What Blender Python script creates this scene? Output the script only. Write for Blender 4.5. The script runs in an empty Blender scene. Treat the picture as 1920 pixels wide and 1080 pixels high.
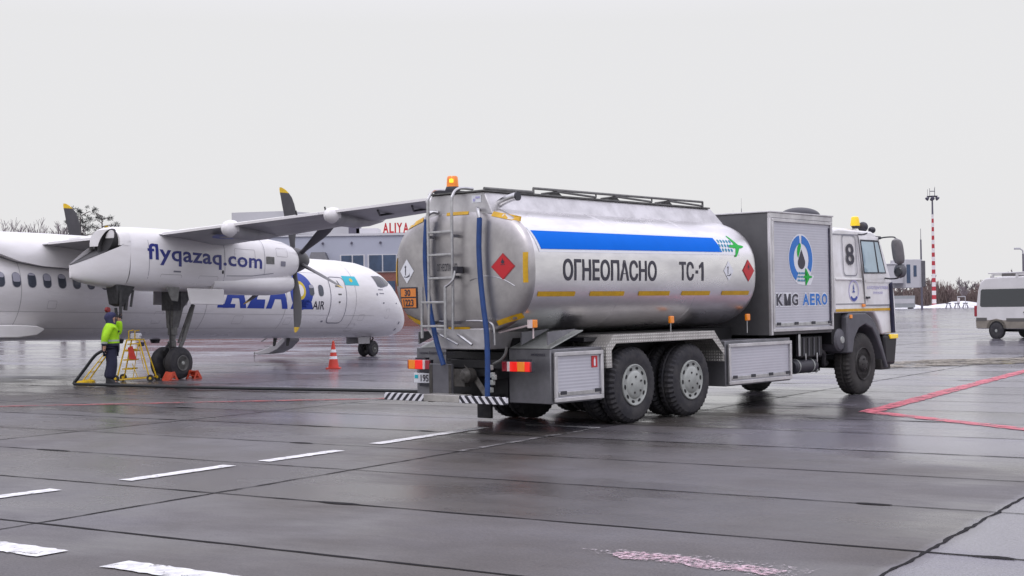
import bpy, bmesh, math, random
from mathutils import Vector, Matrix
R = math.radians
random.seed(7)
SC = bpy.context.scene
COL = SC.collection

# ------------------------------------------------------------------ camera, sky, sun, exposure
cam_d = bpy.data.cameras.new('camera')
cam = bpy.data.objects.new('camera', cam_d)
COL.objects.link(cam)
cam_d.sensor_width = 36.0
cam_d.lens = 36.0 * 2600 / 1920
cam_d.clip_start = 0.1
cam_d.clip_end = 9000
PITCH, ROLL = math.atan(33 / 2600), R(0.85)
cam.matrix_world = Matrix.Translation((0, 0, 1.72)) @ Matrix.Rotation(R(90) + PITCH, 4, 'X') @ Matrix.Rotation(-ROLL, 4, 'Z')
SC.camera = cam

SUN_EL, SUN_AZ = R(52), R(200)
w = bpy.data.worlds.new('World')
SC.world = w
w.use_nodes = True
nt = w.node_tree
nt.nodes.clear()
wo = nt.nodes.new('ShaderNodeOutputWorld')
bg = nt.nodes.new('ShaderNodeBackground')
sky = nt.nodes.new('ShaderNodeTexSky')
sky.sky_type = 'NISHITA'
sky.sun_disc = False
sky.sun_elevation = SUN_EL
sky.sun_rotation = SUN_AZ
sky.dust_density = 4.0
sc_ = nt.nodes.new('ShaderNodeVectorMath'); sc_.operation = 'SCALE'; sc_.inputs['Scale'].default_value = 0.09
nt.links.new(sky.outputs['Color'], sc_.inputs[0])
# overcast cloud deck: nearly even, slightly cooler and brighter towards the zenith
geo = nt.nodes.new('ShaderNodeTexCoord')
sep = nt.nodes.new('ShaderNodeSeparateXYZ')
nt.links.new(geo.outputs['Generated'], sep.inputs[0])
rmp = nt.nodes.new('ShaderNodeValToRGB')
rmp.color_ramp.elements[0].position = 0.0
rmp.color_ramp.elements[0].color = (0.840, 0.834, 0.842, 1)
rmp.color_ramp.elements[1].position = 1.0
rmp.color_ramp.elements[1].color = (1.72, 1.69, 1.92, 1)
e = rmp.color_ramp.elements.new(0.20); e.color = (0.840, 0.834, 0.842, 1)
e = rmp.color_ramp.elements.new(0.34); e.color = (1.06, 1.035, 1.18, 1)
e = rmp.color_ramp.elements.new(0.60); e.color = (1.48, 1.45, 1.66, 1)
nt.links.new(sep.outputs['Z'], rmp.inputs[0])
mixw = nt.nodes.new('ShaderNodeMix'); mixw.data_type = 'RGBA'
mixw.inputs[0].default_value = 0.94
nt.links.new(sc_.outputs[0], mixw.inputs[6])
nt.links.new(rmp.outputs[0], mixw.inputs[7])
nt.links.new(mixw.outputs[2], bg.inputs['Color'])
bg.inputs['Strength'].default_value = 1.0
nt.links.new(bg.outputs[0], wo.inputs[0])

sun_d = bpy.data.lights.new('sun', 'SUN')
sun_d.energy = 0.6
sun_d.angle = R(30)
sun_d.color = (1.0, 0.97, 0.93)
sun = bpy.data.objects.new('sun', sun_d)
COL.objects.link(sun)
sd = Vector((math.sin(SUN_AZ) * math.cos(SUN_EL), math.cos(SUN_AZ) * math.cos(SUN_EL), math.sin(SUN_EL)))
sun.rotation_euler = sd.to_track_quat('Z', 'Y').to_euler()

SC.view_settings.view_transform = 'Standard'
SC.view_settings.look = 'None'
SC.view_settings.exposure = 0.0
SC.view_settings.gamma = 1.0

# ------------------------------------------------------------------ materials
MATS = {}
def mat(name, col, rough=0.5, metal=0.0, var=0.0, vscale=3.0, bump=0.0, bscale=30.0, spec=0.5, stretch=(1, 1, 1),
        col2=None, emit=None, estr=0.0, coat=0.0, rvar=0.0, alpha=1.0):
    m = bpy.data.materials.new(name)
    m.use_nodes = True
    n, l = m.node_tree.nodes, m.node_tree.links
    b = n['Principled BSDF']
    c = (*col, 1)
    b.inputs['Base Color'].default_value = c
    b.inputs['Roughness'].default_value = rough
    b.inputs['Metallic'].default_value = metal
    b.inputs['Specular IOR Level'].default_value = spec
    b.inputs['Coat Weight'].default_value = coat
    if emit:
        b.inputs['Emission Color'].default_value = (*emit, 1)
        b.inputs['Emission Strength'].default_value = estr
    if alpha < 1: b.inputs['Alpha'].default_value = alpha
    if var or rvar or bump:
        tc = n.new('ShaderNodeTexCoord'); mp = n.new('ShaderNodeMapping')
        mp.inputs['Scale'].default_value = stretch
        l.new(tc.outputs['Object'], mp.inputs[0])
    if var or rvar:
        nz = n.new('ShaderNodeTexNoise'); nz.inputs['Scale'].default_value = vscale
        nz.inputs['Detail'].default_value = 7; nz.inputs['Roughness'].default_value = 0.62
        l.new(mp.outputs[0], nz.inputs['Vector'])
        cr = n.new('ShaderNodeValToRGB')
        c2 = col2 or tuple(x * (1 - var) for x in col)
        cr.color_ramp.elements[0].position = 0.36; cr.color_ramp.elements[0].color = (*c2, 1)
        cr.color_ramp.elements[1].position = 0.62; cr.color_ramp.elements[1].color = c
        l.new(nz.outputs[0], cr.inputs[0])
        if var: l.new(cr.outputs[0], b.inputs['Base Color'])
        if rvar:
            mr = n.new('ShaderNodeMapRange')
            mr.inputs[3].default_value = rough + rvar; mr.inputs[4].default_value = max(0.03, rough - rvar)
            mr.inputs[1].default_value = 0.3; mr.inputs[2].default_value = 0.7
            l.new(nz.outputs[0], mr.inputs[0]); l.new(mr.outputs[0], b.inputs['Roughness'])
    if bump:
        nb = n.new('ShaderNodeTexNoise'); nb.inputs['Scale'].default_value = bscale; nb.inputs['Detail'].default_value = 4
        l.new(mp.outputs[0], nb.inputs['Vector'])
        bp = n.new('ShaderNodeBump'); bp.inputs['Strength'].default_value = bump; bp.inputs['Distance'].default_value = 0.02
        l.new(nb.outputs[0], bp.inputs['Height']); l.new(bp.outputs[0], b.inputs['Normal'])
    MATS[name] = m
    return m

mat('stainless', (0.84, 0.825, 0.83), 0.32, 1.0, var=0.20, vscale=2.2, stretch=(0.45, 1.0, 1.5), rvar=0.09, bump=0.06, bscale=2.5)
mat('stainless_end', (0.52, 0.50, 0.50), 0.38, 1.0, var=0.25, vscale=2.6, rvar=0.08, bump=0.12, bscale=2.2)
mat('aluminium', (0.66, 0.65, 0.66), 0.42, 0.65, var=0.25, vscale=2.5, rvar=0.08)
mat('aluminium_dull', (0.26, 0.26, 0.28), 0.5, 0.75, var=0.3, vscale=2.0, rvar=0.08)
mat('pipe_metal', (0.55, 0.55, 0.56), 0.32, 1.0, var=0.25, vscale=9)
mat('pump_cabinet_end', (0.13, 0.13, 0.135), 0.5, 0.35, var=0.25, vscale=1.6)
mat('black_paint', (0.009, 0.009, 0.012), 0.5, 0, var=0.4, vscale=6)
mat('chassis_black', (0.006, 0.006, 0.008), 0.6, 0, var=0.5, vscale=5)
mat('grease', (0.07, 0.065, 0.06), 0.6, 0.2, var=0.5, vscale=12)
mat('rubber', (0.020, 0.020, 0.026), 0.72, 0, var=0.35, vscale=7, col2=(0.045, 0.043, 0.045), bump=0.2, bscale=60)
mat('rubber_dusty', (0.05, 0.047, 0.045), 0.85, 0, var=0.4, vscale=5, col2=(0.028, 0.027, 0.028), bump=0.2, bscale=60)
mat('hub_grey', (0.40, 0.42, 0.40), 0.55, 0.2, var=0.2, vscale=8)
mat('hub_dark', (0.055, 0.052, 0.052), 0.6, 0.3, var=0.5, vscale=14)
mat('cab_white', (0.84, 0.84, 0.85), 0.34, 0, var=0.10, vscale=2.0, coat=0.2, col2=(0.66, 0.65, 0.635))
mat('cab_seam', (0.22, 0.22, 0.25), 0.5)
mat('plastic_grey', (0.11, 0.11, 0.125), 0.55, 0, var=0.2, vscale=5)
mat('plastic_dark', (0.03, 0.03, 0.04), 0.5)
mat('mirror_grey', (0.20, 0.195, 0.20), 0.42, 0, var=0.2, vscale=8)
mat('glass_dark', (0.02, 0.024, 0.03), 0.06, 0, spec=0.8)
mat('glass_cab', (0.42, 0.55, 0.62), 0.08, 0.15, var=0.15, vscale=2.5, spec=0.8)
mat('glass_terminal', (0.05, 0.085, 0.16), 0.12, 0.2, var=0.35, vscale=0.9, spec=0.7)
mat('yellow_tape', (0.66, 0.38, 0.01), 0.42, 0, var=0.2, vscale=10)
mat('yellow_paint', (0.74, 0.48, 0.01), 0.45, 0, var=0.25, vscale=14)
mat('blue_decal', (0.0, 0.145, 0.70), 0.6, spec=0.08, metal=0, var=0.05, vscale=3)
mat('blue_logo', (0.01, 0.16, 0.55), 0.4)
mat('green_decal', (0.02, 0.42, 0.06), 0.5, spec=.2)
mat('teal_decal', (0.01, 0.22, 0.36), 0.4)
mat('white_decal', (0.74, 0.76, 0.80), 0.4)
mat('dark_lettering', (0.035, 0.033, 0.05), 0.45)
mat('grey_lettering', (0.10, 0.10, 0.11), 0.5)
mat('pale_lettering', (0.42, 0.40, 0.66), 0.5)
mat('red_decal', (0.52, 0.018, 0.025), 0.4)
mat('red_decal_rim', (0.42, 0.03, 0.04), 0.4)
mat('coupling_red', (0.22, 0.02, 0.02), 0.5)
mat('orange_plate', (0.75, 0.25, 0.05), 0.45, 0, var=0.12, vscale=6)
mat('indigo', (0.022, 0.03, 0.20), 0.4)
mat('livery_blue', (0.012, 0.045, 0.32), 0.35)
mat('livery_yellow', (0.62, 0.46, 0.02), 0.4)
mat('flag_cyan', (0.01, 0.45, 0.55), 0.4)
mat('plane_white', (0.80, 0.79, 0.80), 0.30, 0, var=0.12, vscale=1.1, coat=0.3, rvar=0.06, stretch=(0.35, 1, 1.6), col2=(0.70, 0.685, 0.68))
mat('plane_grey', (0.42, 0.41, 0.42), 0.42, 0, var=0.2, vscale=1.4)
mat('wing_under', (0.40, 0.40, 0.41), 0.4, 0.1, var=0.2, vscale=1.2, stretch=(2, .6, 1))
mat('exhaust_soot', (0.018, 0.017, 0.018), 0.6, 0.3, var=0.4, vscale=4)
mat('panel_line', (0.20, 0.20, 0.24), 0.6)
mat('gear_grey', (0.16, 0.16, 0.155), 0.5, 0.3, var=0.35, vscale=9)
mat('gear_dark', (0.06, 0.06, 0.062), 0.55, 0.4, var=0.4, vscale=12)
mat('blade_grey', (0.055, 0.053, 0.06), 0.42, 0, var=0.2, vscale=3)
mat('pax_glass', (0.075, 0.085, 0.11), 0.15, 0, var=0.3, vscale=2.5)
mat('pax_blind', (0.34, 0.34, 0.40), 0.35)
mat('lens_red', (0.45, 0.008, 0.006), 0.2, 0, emit=(1.0, 0.02, 0.01), estr=0.55, coat=0.5)
mat('lens_red_unlit', (0.28, 0.01, 0.025), 0.25, 0, coat=0.5)
mat('lens_amber', (0.75, 0.22, 0.01), 0.2, 0, emit=(1.0, 0.30, 0.01), estr=0.12, coat=0.5)
mat('lens_white', (0.65, 0.55, 0.55), 0.2, 0, coat=0.5)
mat('beacon_amber', (0.72, 0.20, 0.01), 0.15, 0, emit=(1.0, 0.26, 0.0), estr=0.30, coat=0.6, var=0.3, vscale=14)
mat('beacon_glow', (0.95, 0.7, 0.05), 0.3, 0, emit=(1.0, 0.72, 0.02), estr=0.85)
mat('beacon_yellow', (0.80, 0.55, 0.02), 0.2, 0, emit=(1.0, 0.65, 0.01), estr=0.25, coat=0.5)
mat('hose_blue', (0.012, 0.055, 0.21), 0.5, 0, var=0.25, vscale=8)
mat('hose_black', (0.014, 0.016, 0.018), 0.55, 0, var=0.3, vscale=5)
mat('cone_red', (0.62, 0.055, 0.035), 0.5, 0, var=0.15, vscale=6)
mat('chock_red', (0.58, 0.075, 0.035), 0.55, 0, var=0.2, vscale=9)
mat('hi_vis', (0.36, 0.68, 0.01), 0.75, 0, var=0.22, vscale=7, emit=(0.35, 0.75, 0.0), estr=0.05, bump=0.4, bscale=14)
mat('reflective', (0.42, 0.46, 0.44), 0.4)
mat('navy_cloth', (0.022, 0.023, 0.055), 0.85, 0, var=0.3, vscale=8, bump=0.4, bscale=12)
mat('navy_hood', (0.03, 0.032, 0.09), 0.85, 0, var=0.25, vscale=9)
mat('skin', (0.50, 0.28, 0.20), 0.55, 0, var=0.12, vscale=14)
mat('glove', (0.02, 0.02, 0.03), 0.8)
mat('boot', (0.02, 0.02, 0.025), 0.6)
mat('van_paint', (0.60, 0.59, 0.60), 0.28, 0.15, var=0.1, vscale=1.5, coat=0.4)
mat('van_dirty', (0.26, 0.235, 0.20), 0.5, 0.1, var=0.25, vscale=2.5)
mat('van_trim', (0.10, 0.095, 0.09), 0.55)
mat('terminal_panel', (0.40, 0.42, 0.50), 0.5, 0, var=0.06, vscale=0.3)
mat('terminal_white', (0.58, 0.58, 0.61), 0.5, 0, var=0.08, vscale=0.3)
mat('terminal_grey', (0.46, 0.46, 0.48), 0.6, 0, var=0.1, vscale=0.3)
mat('sign_red', (0.50, 0.02, 0.03), 0.4)
mat('mast_red', (0.42, 0.035, 0.05), 0.5)
mat('mast_white', (0.70, 0.66, 0.68), 0.5)
mat('mast_steel', (0.10, 0.095, 0.13), 0.5)
mat('snow', (0.80, 0.81, 0.84), 0.8, 0, var=0.12, vscale=0.5, col2=(0.55, 0.55, 0.58), bump=0.5, bscale=1.2)
mat('bark', (0.15, 0.12, 0.118), 0.9, 0, var=0.3, vscale=3)
mat('twig', (0.27, 0.235, 0.25), 0.9, 0, var=0.35, vscale=0.6)  # twigs, needles and thicket lightened in colour to paint in distance haze
mat('twig_brown', (0.28, 0.215, 0.205), 0.9, 0, var=0.35, vscale=0.5)
mat('needle', (0.065, 0.072, 0.066), 0.85, 0, var=0.5, vscale=1.2)
mat('thicket', (0.235, 0.18, 0.168), 0.95, 0, var=0.45, vscale=0.35)
mat('bridge_white', (0.52, 0.52, 0.55), 0.5, 0, var=0.1, vscale=0.5)
mat('road_white', (0.80, 0.80, 0.80), 0.6, 0, var=0.5, vscale=9, spec=.25, col2=(0.50, 0.50, 0.51), rvar=0.15)
mat('road_white_old', (0.27, 0.26, 0.26), 0.5, 0, var=0.6, vscale=7, col2=(0.11, 0.11, 0.115))
mat('road_red', (0.62, 0.10, 0.14), 0.55, 0, var=0.4, vscale=5, col2=(0.46, 0.12, 0.16), rvar=0.12)
mat('road_red_old', (0.42, 0.085, 0.09), 0.5, 0, var=0.5, vscale=3, col2=(0.28, 0.09, 0.095))
mat('road_yellow', (0.48, 0.40, 0.12), 0.5, 0, var=0.5, vscale=2, col2=(0.2, 0.18, 0.12))
mat('seam', (0.012, 0.011, 0.013), 0.8, 0, spec=.15, var=0.3, vscale=5)

def worn(name, lo, hi, scale, stretch=(1, 1, 1)):
    """paint worn through to the concrete: noise-cut alpha"""
    m = MATS[name]; n, l = m.node_tree.nodes, m.node_tree.links; b = n['Principled BSDF']
    tc = n.new('ShaderNodeTexCoord'); mp = n.new('ShaderNodeMapping'); mp.inputs['Scale'].default_value = stretch; l.new(tc.outputs['Object'], mp.inputs[0])
    nz = n.new('ShaderNodeTexNoise'); nz.inputs['Scale'].default_value = scale; nz.inputs['Detail'].default_value = 8; nz.inputs['Roughness'].default_value = 0.75
    l.new(mp.outputs[0], nz.inputs['Vector'])
    r_ = n.new('ShaderNodeMapRange'); r_.inputs[1].default_value = lo; r_.inputs[2].default_value = hi; l.new(nz.outputs[0], r_.inputs[0]); l.new(r_.outputs[0], b.inputs['Alpha'])
worn('road_white', 0.355, 0.43, 5.5); worn('road_white_old', 0.44, 0.56, 5); worn('road_red', 0.36, 0.52, 3.5); worn('road_red_old', 0.40, 0.58, 2.2); worn('road_yellow', 0.45, 0.6, 1.5)

def brick():
    m = bpy.data.materials.new('brick'); m.use_nodes = True
    n, l = m.node_tree.nodes, m.node_tree.links; b = n['Principled BSDF']
    tc = n.new('ShaderNodeTexCoord'); mp = n.new('ShaderNodeMapping'); mp.inputs['Rotation'].default_value = (R(90), 0, 0)
    br = n.new('ShaderNodeTexBrick'); br.inputs['Scale'].default_value = 2.0
    br.inputs['Color1'].default_value = (0.24, 0.085, 0.062, 1); br.inputs['Color2'].default_value = (0.19, 0.065, 0.05, 1)
    br.inputs['Mortar'].default_value = (0.22, 0.16, 0.15, 1)
    l.new(tc.outputs['Object'], mp.inputs[0]); l.new(mp.outputs[0], br.inputs[0]); l.new(br.outputs[0], b.inputs['Base Color'])
    b.inputs['Roughness'].default_value = 0.8
    MATS['brick'] = m
brick()

def wave_mat(name, col, rough, metal, axis, freq, strength, var=0.08, dark=0.75):
    """horizontal ribs: roller shutters, corrugated sheet"""
    m = mat(name, col, rough, metal, var=var, vscale=2.0)
    n, l = m.node_tree.nodes, m.node_tree.links; b = n['Principled BSDF']
    tc = n.new('ShaderNodeTexCoord'); wv = n.new('ShaderNodeTexWave')
    wv.bands_direction = axis; wv.inputs['Scale'].default_value = freq; wv.inputs['Distortion'].default_value = 0
    wv.wave_profile = 'SIN'
    l.new(tc.outputs['Object'], wv.inputs['Vector'])
    bp = n.new('ShaderNodeBump'); bp.inputs['Strength'].default_value = strength; bp.inputs['Distance'].default_value = 0.012
    l.new(wv.outputs['Fac'], bp.inputs['Height']); l.new(bp.outputs[0], b.inputs['Normal'])
    # the grooves between slats get a darker base colour
    src = b.inputs['Base Color'].links[0].from_socket
    cr = n.new('ShaderNodeValToRGB'); cr.color_ramp.elements[0].position = 0.0; cr.color_ramp.elements[0].color = (dark, dark, dark, 1)
    cr.color_ramp.elements[1].position = 0.25; cr.color_ramp.elements[1].color = (1, 1, 1, 1)
    l.new(wv.outputs['Fac'], cr.inputs[0])
    mx = n.new('ShaderNodeMix'); mx.data_type = 'RGBA'; mx.blend_type = 'MULTIPLY'; mx.inputs[0].default_value = 1
    l.new(src, mx.inputs[6]); l.new(cr.outputs[0], mx.inputs[7]); l.new(mx.outputs[2], b.inputs['Base Color'])
    return m
wave_mat('shutter', (0.58, 0.58, 0.64), 0.42, 0.45, 'Z', 7.0, 0.10, dark=.93)
wave_mat('corrugated', (0.38, 0.40, 0.42), 0.55, 0.3, 'X', 1.5, 0.4)

def checker_plate():
    m = mat('checker_plate', (0.50, 0.485, 0.46), 0.42, 0.6, var=0.3, vscale=4)
    n, l = m.node_tree.nodes, m.node_tree.links; b = n['Principled BSDF']
    tc = n.new('ShaderNodeTexCoord'); vo = n.new('ShaderNodeTexVoronoi'); vo.inputs['Scale'].default_value = 22
    vo.inputs['Randomness'].default_value = 0.0
    l.new(tc.outputs['Object'], vo.inputs['Vector'])
    cr = n.new('ShaderNodeValToRGB'); cr.color_ramp.elements[0].position = 0.18; cr.color_ramp.elements[1].position = 0.42
    cr.color_ramp.elements[0].color = (1, 1, 1, 1); cr.color_ramp.elements[1].color = (0, 0, 0, 1)
    l.new(vo.outputs['Distance'], cr.inputs[0])
    bp = n.new('ShaderNodeBump'); bp.inputs['Strength'].default_value = 0.7; bp.inputs['Distance'].default_value = 0.008
    l.new(cr.outputs[0], bp.inputs['Height']); l.new(bp.outputs[0], b.inputs['Normal'])
    src = b.inputs['Base Color'].links[0].from_socket
    mx = n.new('ShaderNodeMix'); mx.data_type = 'RGBA'; mx.blend_type = 'MIX'
    l.new(cr.outputs[0], mx.inputs[0]); l.new(src, mx.inputs[6]); mx.inputs[7].default_value = (0.72, 0.71, 0.68, 1)
    l.new(mx.outputs[2], b.inputs['Base Color'])
checker_plate()

def stripes(name, n_per_m, slant, axis='Y'):
    m = bpy.data.materials.new(name); m.use_nodes = True
    n, l = m.node_tree.nodes, m.node_tree.links; b = n['Principled BSDF']
    tc = n.new('ShaderNodeTexCoord'); sp = n.new('ShaderNodeSeparateXYZ'); l.new(tc.outputs['Object'], sp.inputs[0])
    a = n.new('ShaderNodeMath'); a.operation = 'MULTIPLY_ADD'; a.inputs[1].default_value = slant
    l.new(sp.outputs['Z'], a.inputs[0]); l.new(sp.outputs[axis], a.inputs[2])
    k = n.new('ShaderNodeMath'); k.operation = 'MULTIPLY'; k.inputs[1].default_value = n_per_m; l.new(a.outputs[0], k.inputs[0])
    f = n.new('ShaderNodeMath'); f.operation = 'FRACT'; l.new(k.outputs[0], f.inputs[0])
    g = n.new('ShaderNodeMath'); g.operation = 'GREATER_THAN'; g.inputs[1].default_value = 0.5; l.new(f.outputs[0], g.inputs[0])
    mx = n.new('ShaderNodeMix'); mx.data_type = 'RGBA'; l.new(g.outputs[0], mx.inputs[0])
    mx.inputs[6].default_value = (0.018, 0.018, 0.028, 1); mx.inputs[7].default_value = (0.66, 0.66, 0.70, 1)
    l.new(mx.outputs[2], b.inputs['Base Color']); b.inputs['Roughness'].default_value = 0.45
    MATS[name] = m
stripes('hazard_left', 8.2, 1.0)
stripes('hazard_right', 8.2, -0.9)

def apron_mat():
    m = bpy.data.materials.new('wet_concrete'); m.use_nodes = True
    n, l = m.node_tree.nodes, m.node_tree.links; b = n['Principled BSDF']
    tc = n.new('ShaderNodeTexCoord')
    # slab coordinates: 2 m wide precast slabs, 6.6 m long
    rot = n.new('ShaderNodeMapping'); rot.vector_type = 'POINT'; rot.inputs['Rotation'].default_value = (0, 0, R(32.6))
    l.new(tc.outputs['Object'], rot.inputs[0])
    def noise(scale, detail=5, rough=0.6, sx=1, sy=1, src=None):
        mp = n.new('ShaderNodeMapping'); mp.inputs['Scale'].default_value = (sx, sy, 1); l.new((src or rot).outputs[0], mp.inputs[0])
        z = n.new('ShaderNodeTexNoise'); z.inputs['Scale'].default_value = scale; z.inputs['Detail'].default_value = detail
        z.inputs['Roughness'].default_value = rough; l.new(mp.outputs[0], z.inputs['Vector']); return z
    def ramp(src, stops):
        c = n.new('ShaderNodeValToRGB'); els = c.color_ramp.elements
        els[0].position, els[0].color = stops[0][0], (*stops[0][1], 1)
        els[1].position, els[1].color = stops[-1][0], (*stops[-1][1], 1)
        for p, q in stops[1:-1]: e = els.new(p); e.color = (*q, 1)
        l.new(src, c.inputs[0]); return c
    def mixc(f, a, c, mode='MIX'):
        x = n.new('ShaderNodeMix'); x.data_type = 'RGBA'; x.blend_type = mode
        if isinstance(f, float): x.inputs[0].default_value = f
        else: l.new(f, x.inputs[0])
        for i, s in ((6, a), (7, c)):
            if isinstance(s, tuple): x.inputs[i].default_value = (*s, 1)
            else: l.new(s, x.inputs[i])
        return x.outputs[2]
    def math_(op, a, c=None):
        x = n.new('ShaderNodeMath'); x.operation = op
        for i, s in enumerate((a, c)):
            if s is None: continue
            if isinstance(s, (int, float)): x.inputs[i].default_value = s
            else: l.new(s, x.inputs[i])
        return x.outputs[0]
    sp = n.new('ShaderNodeSeparateXYZ'); l.new(rot.outputs[0], sp.inputs[0])
    iu = math_('FLOOR', math_('DIVIDE', math_('ADD', sp.outputs[0], 9.4), 6.6))
    iv = math_('FLOOR', math_('DIVIDE', math_('SUBTRACT', sp.outputs[1], 7.45), 2.02))
    cb = n.new('ShaderNodeCombineXYZ'); l.new(iu, cb.inputs[0]); l.new(iv, cb.inputs[1])
    wn = n.new('ShaderNodeTexWhiteNoise'); wn.noise_dimensions = '2D'; l.new(cb.outputs[0], wn.inputs['Vector'])
    tone = ramp(wn.outputs['Value'], [(0, (0.070, 0.065, 0.062)), (1, (0.120, 0.115, 0.118))])
    big = noise(0.22, 4, 0.6, 1, 1)
    c1 = mixc(ramp(big.outputs[0], [(0.40, (0, 0, 0)), (0.62, (1, 1, 1))]).outputs[0], (0.066, 0.058, 0.048), tone.outputs[0])
    mot = noise(1.6, 8, 0.7)
    c2 = mixc(0.75, c1, ramp(mot.outputs[0], [(0.3, (0.72, 0.72, 0.74)), (0.7, (1.12, 1.12, 1.14))]).outputs[0], 'MULTIPLY')
    # paler slabs and far ground: smoother pour, with lavender sky sheen painted in
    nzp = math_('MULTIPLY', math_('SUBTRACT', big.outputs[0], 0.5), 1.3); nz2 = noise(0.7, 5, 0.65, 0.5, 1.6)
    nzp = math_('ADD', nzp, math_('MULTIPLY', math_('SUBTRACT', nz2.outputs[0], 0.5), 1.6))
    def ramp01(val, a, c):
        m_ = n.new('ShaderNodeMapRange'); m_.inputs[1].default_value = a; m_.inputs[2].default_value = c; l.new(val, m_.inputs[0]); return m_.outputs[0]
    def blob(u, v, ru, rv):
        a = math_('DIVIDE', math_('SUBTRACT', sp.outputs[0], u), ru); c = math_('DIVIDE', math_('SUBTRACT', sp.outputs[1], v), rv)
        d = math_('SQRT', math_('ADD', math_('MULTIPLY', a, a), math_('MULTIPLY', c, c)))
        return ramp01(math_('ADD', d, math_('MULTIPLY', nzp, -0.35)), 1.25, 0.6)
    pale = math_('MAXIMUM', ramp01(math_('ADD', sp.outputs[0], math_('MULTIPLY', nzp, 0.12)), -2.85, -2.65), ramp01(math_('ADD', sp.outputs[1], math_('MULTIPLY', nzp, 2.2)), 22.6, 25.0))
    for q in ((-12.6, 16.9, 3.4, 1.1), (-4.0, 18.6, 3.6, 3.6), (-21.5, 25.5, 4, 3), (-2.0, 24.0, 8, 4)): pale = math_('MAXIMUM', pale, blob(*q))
    c2 = mixc(math_('MULTIPLY', pale, 0.85), c2, (0.168, 0.162, 0.194))  # wet sheen of the sky painted as a pale lavender base colour
    # dark grit specks and fine grain
    sp1 = noise(26, 3, 0.6); grit = ramp(sp1.outputs[0], [(0.27, (0.35, 0.35, 0.36)), (0.36, (1, 1, 1))])
    c3 = mixc(0.8, c2, grit.outputs[0], 'MULTIPLY')
    fine = noise(110, 2, 0.5); c4 = mixc(0.6, c3, ramp(fine.outputs[0], [(0.3, (0.7, 0.7, 0.7)), (0.7, (1.25, 1.25, 1.27))]).outputs[0], 'MULTIPLY')
    # coarse aggregate showing through, loose black grit, oil drips and paler scuffs
    agg = noise(48, 3, 0.7); c4 = mixc(0.8, c4, ramp(agg.outputs[0], [(0.34, (0.55, 0.55, 0.56)), (0.5, (1, 1, 1)), (0.66, (1.4, 1.4, 1.42))]).outputs[0], 'MULTIPLY')
    vo = n.new('ShaderNodeTexVoronoi'); vo.inputs['Scale'].default_value = 5.5; l.new(rot.outputs[0], vo.inputs['Vector'])
    sepc = n.new('ShaderNodeSeparateColor'); l.new(vo.outputs['Color'], sepc.inputs[0])
    spk = math_('MULTIPLY', math_('LESS_THAN', vo.outputs['Distance'], math_('MULTIPLY', sepc.outputs[1], 0.085)), math_('GREATER_THAN', sepc.outputs[0], 0.45))
    c4 = mixc(math_('MULTIPLY', spk, 0.85), c4, (0.012, 0.011, 0.012))
    oil = noise(0.55, 4, 0.65); c4 = mixc(0.9, c4, ramp(oil.outputs[0], [(0.26, (0.62, 0.60, 0.58)), (0.37, (1, 1, 1)), (0.66, (1, 1, 1)), (0.76, (1.18, 1.17, 1.18))]).outputs[0], 'MULTIPLY')
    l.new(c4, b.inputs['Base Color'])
    # standing water: smooth in the puddled, stretched patches, duller where it has drained
    wet = noise(0.16, 6, 0.62, 0.75, 1.5); wet2 = noise(0.9, 5, 0.6, 0.6, 1.3)
    wsum = math_('ADD', math_('MULTIPLY', wet.outputs[0], 0.65), math_('MULTIPLY', wet2.outputs[0], 0.35))
    rr = n.new('ShaderNodeMapRange'); rr.inputs[1].default_value = 0.44; rr.inputs[2].default_value = 0.55
    rr.inputs[3].default_value = 0.38; rr.inputs[4].default_value = 0.14
    l.new(math_('ADD', wsum, math_('MULTIPLY', pale, 0.06)), rr.inputs[0]); drained = math_('MULTIPLY', math_('SUBTRACT', 1.0, pale), ramp01(math_('ADD', sp.outputs[1], math_('MULTIPLY', nzp, 1.5)), 17.5, 13.0))
    l.new(math_('ADD', math_('ADD', rr.outputs[0], math_('MULTIPLY', drained, 0.13)), math_('MULTIPLY', math_('SUBTRACT', wn.outputs['Value'], 0.5), 0.12)), b.inputs['Roughness'])
    b.inputs['Specular IOR Level'].default_value = 0.45
    b.inputs['Specular Tint'].default_value = (0.90, 0.86, 1.0, 1)
    # surface relief: brushed ribs of the precast slabs plus grain
    wv = n.new('ShaderNodeTexWave'); wv.bands_direction = 'X'; wv.inputs['Scale'].default_value = 5.0; wv.inputs['Distortion'].default_value = 1.5
    l.new(rot.outputs[0], wv.inputs['Vector'])
    ribm = noise(0.35, 3); rib = math_('MULTIPLY', wv.outputs['Fac'], ramp(ribm.outputs[0], [(0.5, (0, 0, 0)), (0.68, (1, 1, 1))]).outputs[0])
    h = math_('ADD', math_('MULTIPLY', rib, 0.35), math_('ADD', math_('MULTIPLY', agg.outputs[0], 0.6), math_('MULTIPLY', mot.outputs[0], 0.8)))
    bp = n.new('ShaderNodeBump'); bp.inputs['Strength'].default_value = 0.15; bp.inputs['Distance'].default_value = 0.02
    l.new(h, bp.inputs['Height']); l.new(bp.outputs[0], b.inputs['Normal'])
    MATS['wet_concrete'] = m
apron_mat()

# ------------------------------------------------------------------ helpers
def empty(name, loc, rz=0.0):
    o = bpy.data.objects.new(name, None); COL.objects.link(o)
    o.empty_display_size = 0.2
    o.location = loc; o.rotation_euler = (0, 0, rz)
    return o
def tag(o, label=None, cat=None, group=None, kind=None):
    if label: o['label'] = label
    if cat: o['category'] = cat
    if group: o['group'] = group
    if kind: o['kind'] = kind
    return o

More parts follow.
